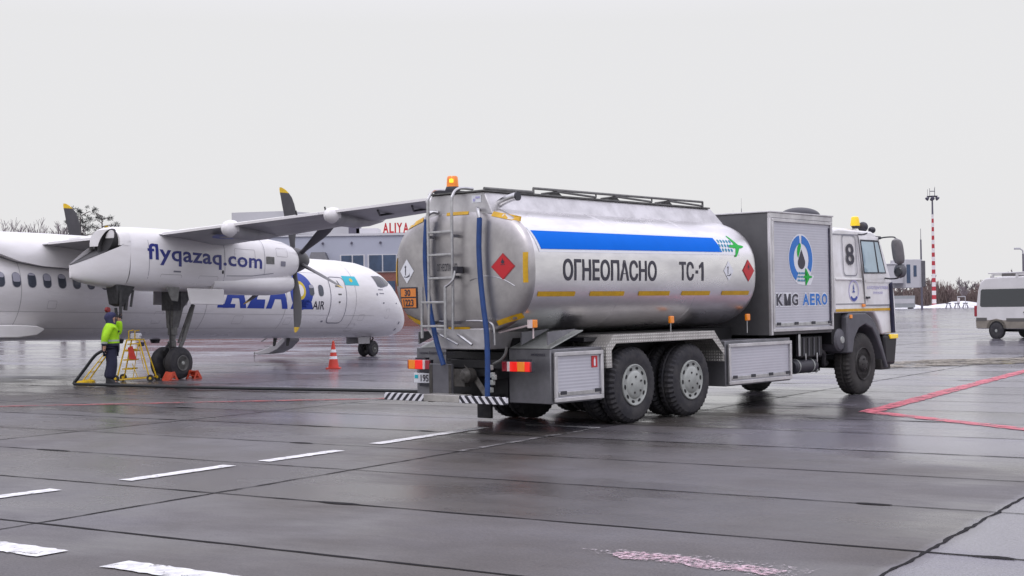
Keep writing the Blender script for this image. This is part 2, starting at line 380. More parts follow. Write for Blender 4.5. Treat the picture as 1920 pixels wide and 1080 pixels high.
class G:
    """collects shapes; build() links them as ONE mesh object"""
    def __init__(s): s.v = []; s.f = []; s.m = []; s.cur = 0
    def add(s, vs, fs):
        k = len(s.v); s.v += [tuple(p) for p in vs]
        s.f += [tuple(i + k for i in q) for q in fs]; s.m += [s.cur] * len(fs); return s
    def mi(s, i): s.cur = i; return s
    def box(s, x0, x1, y0, y1, z0, z1):
        x0, x1 = sorted((x0, x1)); y0, y1 = sorted((y0, y1)); z0, z1 = sorted((z0, z1))
        return s.add([(x0, y0, z0), (x1, y0, z0), (x1, y1, z0), (x0, y1, z0), (x0, y0, z1), (x1, y0, z1), (x1, y1, z1), (x0, y1, z1)],
                     [(0, 3, 2, 1), (4, 5, 6, 7), (0, 1, 5, 4), (1, 2, 6, 5), (2, 3, 7, 6), (3, 0, 4, 7)])
    def hexa(s, p):  # 8 points, bottom 4 then top 4, ccw from above
        return s.add(p, [(0, 3, 2, 1), (4, 5, 6, 7), (0, 1, 5, 4), (1, 2, 6, 5), (2, 3, 7, 6), (3, 0, 4, 7)])
    def rings(s, rs, cap0=True, cap1=True, closed=True):
        n = len(rs[0]); vs = [p for r in rs for p in r]; fs = []
        for i in range(len(rs) - 1):
            for j in range(n if closed else n - 1):
                a, b = i * n + j, i * n + (j + 1) % n
                fs.append((a, b, b + n, a + n))
        if cap0: fs.append(tuple(range(n - 1, -1, -1)))
        if cap1: fs.append(tuple((len(rs) - 1) * n + j for j in range(n)))
        return s.add(vs, fs)
    def tube(s, pts, r, n=8, caps=True):
        pts = [Vector(p) for p in pts]; rs = []
        rad = r if isinstance(r, (list, tuple)) else [r] * len(pts)
        up = None
        for i, p in enumerate(pts):
            d = (pts[min(i + 1, len(pts) - 1)] - pts[max(i - 1, 0)]).normalized()
            if up is None:
                up = Vector((0, 0, 1)) if abs(d.z) < 0.9 else Vector((1, 0, 0))
            a = d.cross(up).normalized(); b_ = a.cross(d).normalized(); up = b_
            rs.append([p + (a * math.cos(t) + b_ * math.sin(t)) * rad[i] for t in (2 * math.pi * k / n for k in range(n))])
        return s.rings(rs, caps, caps)
    def cyl(s, p0, p1, r0, r1=None, n=16): return s.tube([p0, p1], [r0, r1 if r1 is not None else r0], n)
    def revolve(s, prof, c, axis='Y', n=32, jag=None):
        """prof: (along axis, radius); jag: {row: depth} alternate segments pulled in"""
        rs = []
        for i, (a, r) in enumerate(prof):
            ring = []
            for k in range(n):
                t = 2 * math.pi * k / n
                rr = r - (jag[i] if jag and i in jag and k % 2 else 0)
                u, w_ = rr * math.cos(t), rr * math.sin(t)
                ring.append({'Y': (c[0] + u, c[1] + a, c[2] + w_), 'Z': (c[0] + u, c[1] + w_, c[2] + a), 'X': (c[0] + a, c[1] + u, c[2] + w_)}[axis])
            rs.append(ring)
        return s.rings(rs, prof[0][1] > 1e-4, prof[-1][1] > 1e-4)
    def prism(s, poly, axis, a, b):
        """poly in the two other axes, extruded along axis from a to b"""
        def P(u, w_, t): return {'X': (t, u, w_), 'Y': (u, t, w_), 'Z': (u, w_, t)}[axis]
        n = len(poly)
        vs = [P(u, w_, a) for u, w_ in poly] + [P(u, w_, b) for u, w_ in poly]
        fs = [tuple(range(n)), tuple(range(2 * n - 1, n - 1, -1))] + [(j, j + n, (j + 1) % n + n, (j + 1) % n) for j in range(n)]
        return s.add(vs, fs)
    def poly(s, pts): return s.add(pts, [tuple(range(len(pts)))])
    def build(s, name, m, parent=None, bevel=0.0, smooth=35, xf=None, seg=2, fix=True):
        me = bpy.data.meshes.new(name)
        v = [xf(p) for p in s.v] if xf else s.v
        me.from_pydata([tuple(p) for p in v], [], s.f)
        for q in (m if isinstance(m, (list, tuple)) else [m]): me.materials.append(MATS[q])
        me.polygons.foreach_set('material_index', s.m)
        if fix:
            bm = bmesh.new(); bm.from_mesh(me); bmesh.ops.recalc_face_normals(bm, faces=bm.faces); bm.to_mesh(me); bm.free()
        me.polygons.foreach_set('use_smooth', [True] * len(me.polygons))
        me.set_sharp_from_angle(angle=R(smooth))
        me.update()
        o = bpy.data.objects.new(name, me); COL.objects.link(o)
        if parent: o.parent = parent
        if bevel:
            md = o.modifiers.new('bevel', 'BEVEL'); md.width = bevel; md.segments = seg; md.limit_method = 'ANGLE'; md.angle_limit = R(40)
        return o

def copy_tree(o, parent=None):
    c = o.copy(); COL.objects.link(c)
    if parent: c.parent = parent
    for ch in [x for x in bpy.data.objects if x.parent == o]: copy_tree(ch, c)
    return c

def text_geo(body, x0, x1, z0, z1, bold=0.0, cuts=0.0, ucuts=0.0, shear=0.0, space=1.0):
    """flat lettering in (u, w) fitted to a rectangle; returns verts2d, faces"""
    cu = bpy.data.curves.new('txt', 'FONT'); cu.body = body; cu.size = 1; cu.offset = bold; cu.shear = shear; cu.space_character = space
    cu.resolution_u = 3; cu.fill_mode = 'FRONT'
    ob = bpy.data.objects.new('txt', cu); COL.objects.link(ob)
    dg = bpy.context.evaluated_depsgraph_get(); dg.update()
    me = bpy.data.meshes.new_from_object(ob.evaluated_get(dg))
    bm = bmesh.new(); bm.from_mesh(me)
    bpy.data.objects.remove(ob); bpy.data.curves.remove(cu); bpy.data.meshes.remove(me)
    xs = [v.co.x for v in bm.verts]; ys = [v.co.y for v in bm.verts]
    a0, a1, b0, b1 = min(xs), max(xs), min(ys), max(ys)
    for v in bm.verts:
        v.co.x = x0 + (v.co.x - a0) / (a1 - a0) * (x1 - x0)
        v.co.y = z0 + (v.co.y - b0) / (b1 - b0) * (z1 - z0)
        v.co.z = 0
    bmesh.ops.remove_doubles(bm, verts=bm.verts, dist=1e-5)
    def cut(lo, hi, step, no, mk):
        t = lo + step
        while t < hi:
            bmesh.ops.bisect_plane(bm, geom=bm.verts[:] + bm.edges[:] + bm.faces[:], plane_co=mk(t), plane_no=no); t += step
    if cuts: cut(min(z0, z1), max(z0, z1), cuts, (0, 1, 0), lambda t: (0, t, 0))
    if ucuts: cut(min(x0, x1), max(x0, x1), ucuts, (1, 0, 0), lambda t: (t, 0, 0))
    bm.verts.index_update()
    vs = [(v.co.x, v.co.y) for v in bm.verts]; fs = [tuple(v.index for v in f.verts) for f in bm.faces]
    bm.free()
    return vs, fs

def shape_geo(polys, cuts=0.0, ucuts=0.0):
    """flat polygons (u, w) -> optionally cut so that they can be bent onto a curved skin"""
    bm = bmesh.new()
    for p in polys: bm.faces.new([bm.verts.new((u, w_, 0)) for u, w_ in p])
    us = [v.co.x for v in bm.verts]; ws = [v.co.y for v in bm.verts]
    if cuts:
        t = min(ws) + cuts
        while t < max(ws):
            bmesh.ops.bisect_plane(bm, geom=bm.verts[:] + bm.edges[:] + bm.faces[:], plane_co=(0, t, 0), plane_no=(0, 1, 0)); t += cuts
    if ucuts:
        t = min(us) + ucuts
        while t < max(us):
            bmesh.ops.bisect_plane(bm, geom=bm.verts[:] + bm.edges[:] + bm.faces[:], plane_co=(t, 0, 0), plane_no=(1, 0, 0)); t += ucuts
    bmesh.ops.triangulate(bm, faces=[f for f in bm.faces if len(f.verts) > 4])
    bm.verts.index_update()
    r = [(v.co.x, v.co.y) for v in bm.verts], [tuple(v.index for v in f.verts) for f in bm.faces]
    bm.free()
    return r

def decal(name, geo, m, parent, fn, xf=None):
    """flat geometry laid on a surface through fn(u, w) -> (x, y, z)"""
    g = G()
    for (vs, fs), mi in (geo if isinstance(geo, list) else [(geo, 0)]):
        g.mi(mi).add([fn(u, w_) for u, w_ in vs], fs)
    return g.build(name, m, parent, xf=xf, fix=False)

def rect(u0, u1, w0, w1): return [(u0, w0), (u1, w0), (u1, w1), (u0, w1)]
def ell(cx, cz, rx, rz, n=32, a0=0.0, a1=360.0):
    full = abs(a1 - a0) >= 360
    k = n if full else n + 1
    return [(cx + rx * math.cos(R(a0 + (a1 - a0) * i / n)), cz + rz * math.sin(R(a0 + (a1 - a0) * i / n))) for i in range(k)]
def rrect(u0, u1, w0, w1, r, n=4):
    out = []
    for cx, cz, a in ((u1 - r, w1 - r, 0), (u0 + r, w1 - r, 90), (u0 + r, w0 + r, 180), (u1 - r, w0 + r, 270)):
        out += [(cx + r * math.cos(R(a + 90 * i / n)), cz + r * math.sin(R(a + 90 * i / n))) for i in range(n + 1)]
    return out
def arc_band(cx, cz, ro, ri, a0, a1, n=20, zk=1.0):
    """list of quads forming an arc"""
    out = []
    for i in range(n):
        t0, t1 = R(a0 + (a1 - a0) * i / n), R(a0 + (a1 - a0) * (i + 1) / n)
        out.append([(cx + ro * math.cos(t0), cz + zk * ro * math.sin(t0)), (cx + ro * math.cos(t1), cz + zk * ro * math.sin(t1)),
                    (cx + ri * math.cos(t1), cz + zk * ri * math.sin(t1)), (cx + ri * math.cos(t0), cz + zk * ri * math.sin(t0))])
    return out
def bez(p0, p1, p2, p3, n=10):
    p0, p1, p2, p3 = map(Vector, (p0, p1, p2, p3))
    return [(1 - t) ** 3 * p0 + 3 * (1 - t) ** 2 * t * p1 + 3 * (1 - t) * t * t * p2 + t ** 3 * p3 for t in (i / n for i in range(n + 1))]
def smooth_path(pts, k=6):
    P = [Vector(p) for p in pts]; out = []
    for i in range(len(P) - 1):
        a, b_, c, d = P[max(i - 1, 0)], P[i], P[i + 1], P[min(i + 2, len(P) - 1)]
        for j in range(k):
            t = j / k
            out.append(0.5 * ((2 * b_) + (-a + c) * t + (2 * a - 5 * b_ + 4 * c - d) * t * t + (-a + 3 * b_ - 3 * c + d) * t ** 3))
    out.append(P[-1]); return out

# ------------------------------------------------------------------ ground
UA = R(-32.6)
UX, UY = math.cos(UA), math.sin(UA)          # along the slabs' long side
VX, VY = -UY, UX                             # across them
def uv(u, v, z): return (u * UX + v * VX, u * UY + v * VY, z)

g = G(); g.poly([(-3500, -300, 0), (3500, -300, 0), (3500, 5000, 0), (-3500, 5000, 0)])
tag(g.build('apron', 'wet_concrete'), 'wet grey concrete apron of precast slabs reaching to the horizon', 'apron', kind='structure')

# tarred joints between the slabs
g = G()
rs = random.Random(3)
def seam_strip(fn, t0, t1, step, wid, wob):
    L, Rr = [], []
    t = t0; o = 0.0
    while t <= t1 + 1e-6:
        o = o * 0.25 + rs.uniform(-wob, wob)
        wd = wid * (rs.uniform(0.55, 1.5))
        L.append(fn(t, o - wd / 2)); Rr.append(fn(t, o + wd / 2)); t += step
    for i in range(len(L) - 1): g.add([L[i], L[i + 1], Rr[i + 1], Rr[i]], [(0, 1, 2, 3)])
for k in range(-1, 24):
    v0 = 7.45 + 2.02 * k
    wd = (0.030 if k in (0, 1, 4) else 0.020) * (1 + 0.02 * k)
    seam_strip(lambda t, o, v0=v0: uv(t, v0 + o, 0.004), -42, 30, 0.22 if k < 8 else 0.8, wd, 0.006)
    for _ in range(5):                                        # patches where the filler has swollen out
        c = rs.uniform(-30, 14); ln = rs.uniform(0.3, 0.75)
        g.add([uv(c + ln * math.cos(a) * 0.5, v0 + 0.05 * math.sin(a) * rs.uniform(0.7, 1.2), 0.005) for a in (i * math.pi / 6 for i in range(12))], [tuple(range(12))])
for k in range(24, 60):
    if k % 2: continue
    v0 = 7.45 + 2.02 * k
    seam_strip(lambda t, o, v0=v0: uv(t, v0 + o, 0.004), -70, 50, 3.0, 0.05, 0.01)
for k in range(-6, 8):
    u0 = -9.4 + 6.65 * k
    wd = 0.026
    seam_strip(lambda t, o, u0=u0: uv(u0 + o, t, 0.0045), 4, 70, 0.10 if k == 1 else 0.13, wd, 0.012 if k == 1 else 0.007)
tag(g.build('apron_joints', 'seam', fix=False), 'black tarred joints between the concrete slabs', 'joints', kind='structure')

def marking(name, polys, m, label, z=0.008, dz=0.0):
    g = G()
    for i, p in enumerate(polys): g.poly([(x, y, z + dz * i) for x, y in p])
    return tag(g.build(name, m, fix=False), label, 'road marking', kind='structure')
def ragged(a, b, wd, n=26, seed=1, jag=0.012):
    """a painted stroke from a to b with worn edges"""
    r_ = random.Random(seed); a, b = Vector((*a, 0)), Vector((*b, 0)); d = (b - a); nrm = Vector((-d.y, d.x, 0)).normalized()
    L = [a + d * i / n + nrm * (wd / 2 + r_.uniform(-jag, jag)) for i in range(n + 1)]
    Q = [a + d * i / n - nrm * (wd / 2 + r_.uniform(-jag, jag)) for i in range(n + 1)]
    return [[(L[i].x, L[i].y), (L[i + 1].x, L[i + 1].y), (Q[i + 1].x, Q[i + 1].y), (Q[i].x, Q[i].y)] for i in range(n)]
dashes = []
for i, (a, b) in enumerate([((-1.75, 17.48), (-0.42, 19.62)), ((-2.83, 15.66), (-2.12, 16.74)), ((-3.95, 14.09), (-3.14, 15.31)), ((-5.3, 12.35), (-4.45, 13.46))]):
    dashes += ragged(a, b, 0.19, seed=i)
marking('dashed_line', dashes, 'road_white', 'white painted dashes leading under the tanker')
marking('dashed_line', ragged((-4.5, 10.72), (-3.29, 9.88), 0.27, seed=8) + ragged((-2.73, 9.45), (-1.3, 8.47), 0.25, seed=9), 'road_white', 'broad worn white dashes at the bottom left')
marking('faded_line', ragged((-0.66, 16.44), (1.16, 19.27), 0.10, seed=11, jag=0.03), 'road_white_old', 'faded grey line beside a slab joint behind the tanker')
marking('thin_line', ragged((0.16, 19.96), (1.19, 19.27), 0.07, seed=12), 'road_white', 'thin white line under the tail of the tanker', z=0.009)
marking('stand_line', ragged((5.42, 21.3), (12.6, 33.6), 0.30, 60, 13, 0.025) + ragged((5.50, 21.28), (7.0, 17.3), 0.28, 30, 14, 0.025), 'road_red', 'red painted corner of a stand boundary beside the tanker')
marking('stand_line', ragged((-12.5, 25.28), (-1.2, 26.28), 0.25, 80, 15, 0.03), 'road_red_old', 'worn red line across the apron in front of the airliner')
marking('taxi_line', ragged((12.65, 36.24), (16.8, 42.4), 0.7, 30, 16, 0.1), 'road_yellow', 'worn yellow line beyond the red corner')
rb = random.Random(5)
mat('road_pink', (0.70, 0.54, 0.60), 0.6, 0, var=0.4, vscale=14, col2=(0.56, 0.33, 0.40)); worn('road_pink', 0.44, 0.60, 26)
mat('road_pink_trace', (0.62, 0.55, 0.58), 0.6); worn('road_pink_trace', 0.54, 0.66, 24)
def smear(pts, wd, seed, jag):
    r_ = random.Random(seed); L, Q = [], []
    for i, (x, y) in enumerate(pts):
        a = Vector(pts[max(i - 1, 0)]); c = Vector(pts[min(i + 1, len(pts) - 1)]); d = (c - a).normalized(); nn = Vector((-d.y, d.x)); k = wd[i]
        L.append(Vector((x, y)) + nn * (k + r_.uniform(-jag, jag))); Q.append(Vector((x, y)) - nn * (k + r_.uniform(-jag, jag)))
    return [[tuple(L[i]), tuple(L[i + 1]), tuple(Q[i + 1]), tuple(Q[i])] for i in range(len(pts) - 1)]
core = [(0.70 + i * 0.038, 9.60 - i * 0.033 - 0.03 * math.sin(i * .5)) for i in range(26)]
marking('paint_remnant', smear(core, [.03, .10, .14, .15, .14, .13] + [.12 - .0015 * i for i in range(20)], 3, .025), 'road_pink', 'worn pink and white paint remnant on the concrete in the foreground')
marking('paint_remnant', smear([(0.45 + i * .06, 9.78 - i * .045) for i in range(24)], [.05 + .012 * i if i < 12 else .19 for i in range(24)], 4, .05), 'road_pink_trace', 'thin pale paint traces around the pink remnant in the foreground', z=0.006)
# pale dried mud streak beyond the tanker's nose
mud = []
for i in range(150):
    c = Vector((rb.uniform(8.8, 16.5), 0)); c.y = 36.6 + (c.x - 10) * 0.35 + rb.uniform(-1.2, 1.6)
    q = rb.uniform(0.1, 0.45)
    mud.append([(c.x + q * rb.uniform(.8, 2.5) * math.cos(a), c.y + q * math.sin(a) * rb.uniform(.6, 1.2)) for a in (k * math.pi / 5 for k in range(10))])
MATS['mud'] = mat('mud', (0.34, 0.31, 0.26), 0.8, 0, var=0.4, vscale=4); worn('mud', 0.40, 0.56, 2.0)
marking('mud_streak', mud, 'mud', 'pale dried mud on the apron ahead of the tanker', z=0.006, dz=0.00015)

# snow banks along the far edge of the apron
g = G(); rs2 = random.Random(21)
def bank(x0, x1, y, hmax, dep):
    n = int((x1 - x0) / 1.2); rows = []
    for i in range(n + 1):
        x = x0 + (x1 - x0) * i / n
        h = hmax * (0.35 + 0.65 * abs(math.sin(x * 0.21 + 1.3) * math.sin(x * 0.083 + .4))) * rs2.uniform(0.8, 1.15)
        rows.append([(x, y - dep / 2 + rs2.uniform(-.4, .4), -0.02), (x, y - dep * .22, h * .7), (x, y, h), (x, y + dep * .25, h * .75), (x, y + dep / 2, -0.02)])
    g.rings(rows, False, False, closed=False)
bank(66, 140, 281, 1.15, 7)
bank(-60, 30, 300, 0.7, 6)
tag(g.build('snow_bank', 'snow', smooth=80), 'low heap of ploughed snow along the far apron edge', 'snow', kind='structure')

# ------------------------------------------------------------------ terminal building
TY = 125.0
tb = empty('terminal_building', (-14, TY + 12, 0))
tag(tb, 'airport terminal with pale blue-grey cladding above a red brick base, behind the airliner nose', 'building')
def TX(p): return (p[0] + 14, p[1] - TY - 12, p[2])
def tpart(g, name, m, parent=tb, bevel=0, **k): return g.build(name, m, parent, bevel, xf=TX if parent is tb else None, **k)
g = G(); g.box(-34, 10, TY, TY + 24, 4.95, 8.22); walls = g.build('wall', 'terminal_panel', tb, xf=TX)
g = G(); g.box(-34, 10, TY + 0.05, TY + 23.9, 0, 4.95); g.build('brick_wall', 'brick', tb, xf=TX)
g = G(); g.box(-34.2, 10.2, TY - 0.15, TY + 24.1, 8.22, 8.42); g.build('parapet', 'terminal_white', tb, xf=TX)
for x0, x1 in ((-15.4, -13.3), (-12.9, -9.1), (-8.6, -7.0), (-6.5, -3), (-2.5, 1), (1.5, 5)):
    g = G(); g.box(x0 - .08, x1 + .08, TY - 0.06, TY + .05, 4.90, 6.52); f = g.build('window', 'terminal_white', tb, xf=TX)
    g = G(); n = max(1, round((x1 - x0) / 1.3))
    for i in range(n):
        a = x0 + (x1 - x0) * i / n; b_ = x0 + (x1 - x0) * (i + 1) / n
        g.box(a + .06, b_ - .06, TY - 0.10, TY - 0.06, 4.98, 6.45)
    g.build('pane', 'glass_terminal', f, xf=TX)
for x in (-12.2, -10.9, -15.0, -8.5):
    g = G(); g.box(x - .45, x + .45, TY - 0.04, TY + .05, 1.9, 4.2); f = g.build('window', 'brick', tb, xf=TX)
    g = G(); g.box(x - .38, x + .38, TY - 0.08, TY - .04, 2.0, 4.1); g.build('pane', 'glass_terminal', f, xf=TX)
g = G(); g.hexa([(-26.0, TY + 4, 8.4), (-20.6, TY + 4, 8.7), (-20.6, TY + 16, 8.7), (-26.0, TY + 16, 8.4), (-26.0, TY + 4, 10.75), (-20.6, TY + 4, 10.85), (-20.6, TY + 16, 10.8), (-26.0, TY + 16, 10.7)])
g.hexa([(-20.6, TY + 4.1, 8.7), (-15.2, TY + 6, 8.7), (-15.2, TY + 16, 8.7), (-20.6, TY + 16, 8.7), (-20.6, TY + 4.1, 10.83), (-15.2, TY + 6, 10.4), (-15.2, TY + 16, 10.4), (-20.6, TY + 16, 10.8)])
g.build('penthouse', 'terminal_grey', tb, xf=TX)
g = G(); g.box(-14.9, -13.9, TY + 2, TY + 3.2, 8.4, 10.3); g.build('chimney', 'mast_steel', tb, xf=TX)
g = G(); g.box(-14.2, -12.2, TY + 2, TY + 5, 8.42, 9.0); g.build('roof_unit', 'terminal_white', tb, xf=TX)
# dark glazed canopy bay left of the windows
g = G(); g.hexa([(-18.4, TY - 2.2, 4.9), (-15.9, TY - 2.2, 4.9), (-15.9, TY, 4.9), (-18.4, TY, 4.9), (-17.9, TY - 1.2, 6.75), (-16.7, TY - 1.2, 6.75), (-16.7, TY, 6.75), (-17.9, TY, 6.75)])
bay = g.build('glazed_bay', 'plastic_grey', tb, xf=TX)
for i in range(9):                                    # small spotlights on the cladding
    x = -17 + i * 2.6
    g = G(); g.cyl((x, TY - .25, 7.55), (x, TY, 7.6), .09, .11, 8); g.build('spotlight', 'mast_steel', tb, xf=TX)

sg = empty('rooftop_sign', (-10.3, TY + .3, 8.0))
tag(sg, 'red rooftop sign reading ALIYA on a lattice frame above the terminal', 'sign')
g = G()
for i in range(12): g.cyl((-1.3 + i * .35, 0.1, 0), (-1.3 + i * .35, 0.1, .5), .035, n=6)
g.box(-1.45, 2.75, .08, .12, .0, .06); g.box(-1.45, 2.75, .08, .12, .42, .5); g.build('sign_frame', 'terminal_white', sg)
x = -1.3
for ch, wd in (('A', .52), ('L', .40), ('I', .13), ('Y', .50), ('A', .52)):
    vs, fs = text_geo(ch, x, x + wd, .42, 1.36, bold=.03)
    g = G(); k = len(vs)
    g.add([(u, 0, w_) for u, w_ in vs], fs); g.add([(u, .08, w_) for u, w_ in vs], [q[::-1] for q in fs])
    g.build('sign_letter', 'sign_red', sg, fix=False); x += wd + .07

# ------------------------------------------------------------------ trees
def bare_tree_mesh(seed, h, spread, depth=5, thick=1.0, up=0.55):
    r_ = random.Random(seed); trunk, crown = G(), G()
    def grow(p, d, ln, rad, lev):
        q = p + d * ln
        mid = p + d * ln * .5 + Vector((r_.uniform(-1, 1), r_.uniform(-1, 1), r_.uniform(-.3, .6))) * ln * .07
        (trunk if lev < 2 else crown).tube([p, mid, q], [rad, rad * .82, rad * .66], 5 if lev < 2 else 3, False)
        if lev >= depth: return
        for _ in range(r_.choice((2, 3, 3)) if lev else 4):
            nd = (d * .75 + Vector((r_.gauss(0, spread), r_.gauss(0, spread), r_.uniform(-.05, up)))).normalized()
            grow(p + d * ln * r_.uniform(.55, 1.0), nd, ln * r_.uniform(.62, .84), max(rad * .6, .016 * thick), lev + 1)
    grow(Vector((0, 0, 0)), Vector((r_.uniform(-.06, .06), r_.uniform(-.06, .06), 1)).normalized(), h * .30, h * .018 * thick, 0)
    return trunk, crown
protos = {}
def bare_tree(key, loc, sc, label, group, seed, h, spread, twig='twig', depth=5, thick=1.0, rz=0.0):
    if key not in protos:
        t = empty('bare_tree', (0, 0, 0)); a, b_ = bare_tree_mesh(seed, h, spread, depth, thick)
        a.build('trunk', 'bark', t, fix=False); b_.build('crown', twig, t, fix=False)
        protos[key] = t
    else: t = copy_tree(protos[key])
    t.location = loc; t.scale = (sc, sc, sc * (1.03 if key == 'west' else 1.0)); t.rotation_euler = (0, 0, rz)
    return tag(t, label, 'tree', group)
for i, (x, y, s, lab) in enumerate([(-53.2, 150, 1.0, 'bare leafless tree behind the airliner, farthest left of those with a full crown'),
                                    (-49.2, 152, .99, 'bushy bare tree behind the airliner, left of the dark propeller blade'),
                                    (-57.5, 156, .86, 'low bare treetop at the left edge above the airliner'),
                                    (-55.2, 149, .84, 'thin bare treetop between two fuller bare crowns at far left')]):
    bare_tree('west', (x, y, 0), s, lab, 'bare trees behind the airliner', 11, 13.2, .36, depth=6, thick=1.6, rz=i * 1.9 + .4)

def pine(loc, h, seed, label):
    r_ = random.Random(seed); t = empty('pine_tree', loc)
    g = G(); g.tube([(0, 0, 0), (r_.uniform(-.2, .2), 0, h * .5), (r_.uniform(-.3, .3), 0, h * .97)], [h * .02, h * .014, .04], 7)
    br = []
    for k in range(26):
        z = h * (.42 + .56 * k / 26); a = k * 2.4 + r_.uniform(-.4, .4); ln = (h * .20) * (1.15 - k / 30) * r_.uniform(.5, 1.2)
        e_ = Vector((math.cos(a) * ln, math.sin(a) * ln, z + r_.uniform(.1, .5))); g.tube([(0, 0, z), e_ * .5 + Vector((0, 0, z * .5 + .05)), e_], [.07, .05, .03], 4, False); br.append(e_)
    g.build('trunk', 'bark', t, fix=False)
    g = G()
    for e_ in br:
        for _ in range(r_.choice((2, 3, 4))):
            c = e_ + Vector((r_.gauss(0, .38), r_.gauss(0, .38), r_.gauss(.1, .22)))
            for _ in range(34):
                d = Vector((r_.gauss(0, 1), r_.gauss(0, 1), r_.gauss(.25, .8))).normalized(); q = c + d * r_.uniform(0, .30); s = d.orthogonal().normalized() * .035; d2 = d * r_.uniform(.14, .30)
                g.add([q - s, q + s, q + d2], [(0, 1, 2)])
    g.build('crown', 'needle', t, fix=False)
    return tag(t, label, 'tree', 'pines behind the airliner')
pine((-46.4, 150, 0), 13.0, 4, 'sparse dark pine just right of the far propeller blade')
pine((-44.5, 151, 0), 12.6, 9, 'dark pine behind the nacelle, the right-hand one of the pair')

rt = random.Random(77)
names = ['slim bare tree in the far tree line', 'bushy bare tree in the far tree line', 'reddish bare tree in the far tree line']
tl = []
for i in range(44):
    x = 73 + i * 1.62 + rt.uniform(-.7, .7); y = 286 + rt.uniform(0, 12)
    k = rt.choice((0, 1, 2)); s = rt.uniform(.70, 1.10) * (1.0 if i % 5 else 1.2)
    bare_tree('east%d' % k, (x, y, 0), s, 'bare brown tree in the distant tree line right of the tanker cab', 'bare trees of the far tree line', 31 + k, 7.4, (.30, .42, .36)[k],
              ('twig', 'twig_brown', 'twig_brown')[k], depth=5, thick=2.6, rz=rt.uniform(0, 6))
g = G(); r_ = random.Random(5)
for i in range(9000):
    x = r_.uniform(72, 146); hgt = (3.4 + 1.1 * math.sin(x * .23) + .7 * math.sin(x * .71 + 1)) * r_.uniform(.5, 1.15)
    y = r_.uniform(288, 297); p = Vector((x, y, 0)); d = Vector((r_.gauss(0, .28), r_.gauss(0, .2), 1)).normalized()
    q = p + d * hgt; s = Vector((r_.uniform(.05, .12), r_.uniform(-.05, .05), 0))
    g.add([p - s, p + s, q + s * .35, q - s * .35], [(0, 1, 2, 3)])
tag(g.build('thicket', 'thicket', fix=False), 'dense brown leafless undergrowth below the far tree line', 'thicket', kind='stuff')

# ------------------------------------------------------------------ masts and far apron furniture
lm = empty('light_mast', (86.4, 284, 0))
tag(lm, 'tall red and white banded floodlight mast right of the tanker', 'light mast')
Hm = 22.6; nb = 26
for i in range(nb):
    z0, z1 = Hm * i / nb, Hm * (i + 1) / nb; ra, rb_ = .46 - .30 * i / nb, .46 - .30 * (i + 1) / nb
    if i < 22:
        g = G(); g.cyl((0, 0, z0), (0, 0, z1), ra, rb_, 10); g.build('red_band' if i % 2 == 0 else 'white_band', 'mast_red' if i % 2 == 0 else 'mast_white', lm)
g = G(); g.cyl((0, 0, Hm * 22 / nb), (0, 0, Hm), .2, .15, 8); g.build('pole_top', 'mast_steel', lm)
g = G(); g.revolve([(Hm + .1, .9), (Hm + .3, 1.15)], (0, 0, 0), 'Z', 14); g.box(-.5, .5, -.06, .06, Hm + 1.2, Hm + 1.35)
for x in (-.5, .5): g.cyl((x, 0, Hm + .2), (x, 0, Hm + 1.9), .05, n=5)
g.cyl((-.95, 0, Hm + .3), (-.95, 0, Hm + 1.7), .04, n=5); g.cyl((.55, 0, Hm + .3), (.55, 0, Hm + 2.2), .04, n=5); g.build('lamp_ring', 'mast_steel', lm)
for a in range(6):
    c = Vector((1.05 * math.cos(a * 1.05 + .3), 1.05 * math.sin(a * 1.05 + .3), Hm - .15)); d = Vector((c.x, c.y, -.9)).normalized()
    g = G(); g.tube([c - d * .25, c, c + d * .3], [.16, .30, .40], 10); g.build('floodlight', 'mast_steel', lm)

def slim_mast(name, loc, h, r0, r1, label, extras=()):
    t = empty(name, loc); g = G(); g.cyl((0, 0, 0), (0, 0, h), r0, r1, 8); g.build('pole', 'mast_steel', t)
    g = G(); g.cyl((0, 0, h), (0, 0, h + 1.9), r1 * .4, r1 * .3, 6)
    for z, dx in extras: g.box(-dx, dx, -.05, .05, z, z + .12); g.box(dx - .15, dx + .15, -.12, .12, z - .35, z + .35)
    g.build('antenna', 'mast_steel', t)
    return tag(t, label, 'mast')
slim_mast('lightning_mast', (70.9, 240, 0), 12.1, .20, .13, 'thin dark pole with a needle tip left of the banded mast')
slim_mast('antenna_mast', (41.6, 250, 0), 18.6, .12, .05, 'slender grey antenna mast showing above the pump cabinet roof', ((17.6, .9),))
slim_mast('antenna_mast', (40.4, 252, 0), 16.6, .06, .04, 'short thin antenna just left of the taller mast above the cabinet', ())

lp = empty('lamp_post', (36.9, 100, 0))
tag(lp, 'grey lamp post cut by the right edge of the photo, behind the minibus', 'lamp post')
g = G(); g.cyl((0, 0, 0), (0, 0, 4.9), .09, .07, 8); g.build('pole', 'mast_steel', lp)
g = G(); g.tube([(0, 0, 4.9), (-.02, 0, 5.15), (-.25, 0, 5.3)], [.07, .06, .05], 6); g.box(-.62, -.2, -.12, .12, 5.22, 5.36); g.build('lamp_head', 'bridge_white', lp, .02)

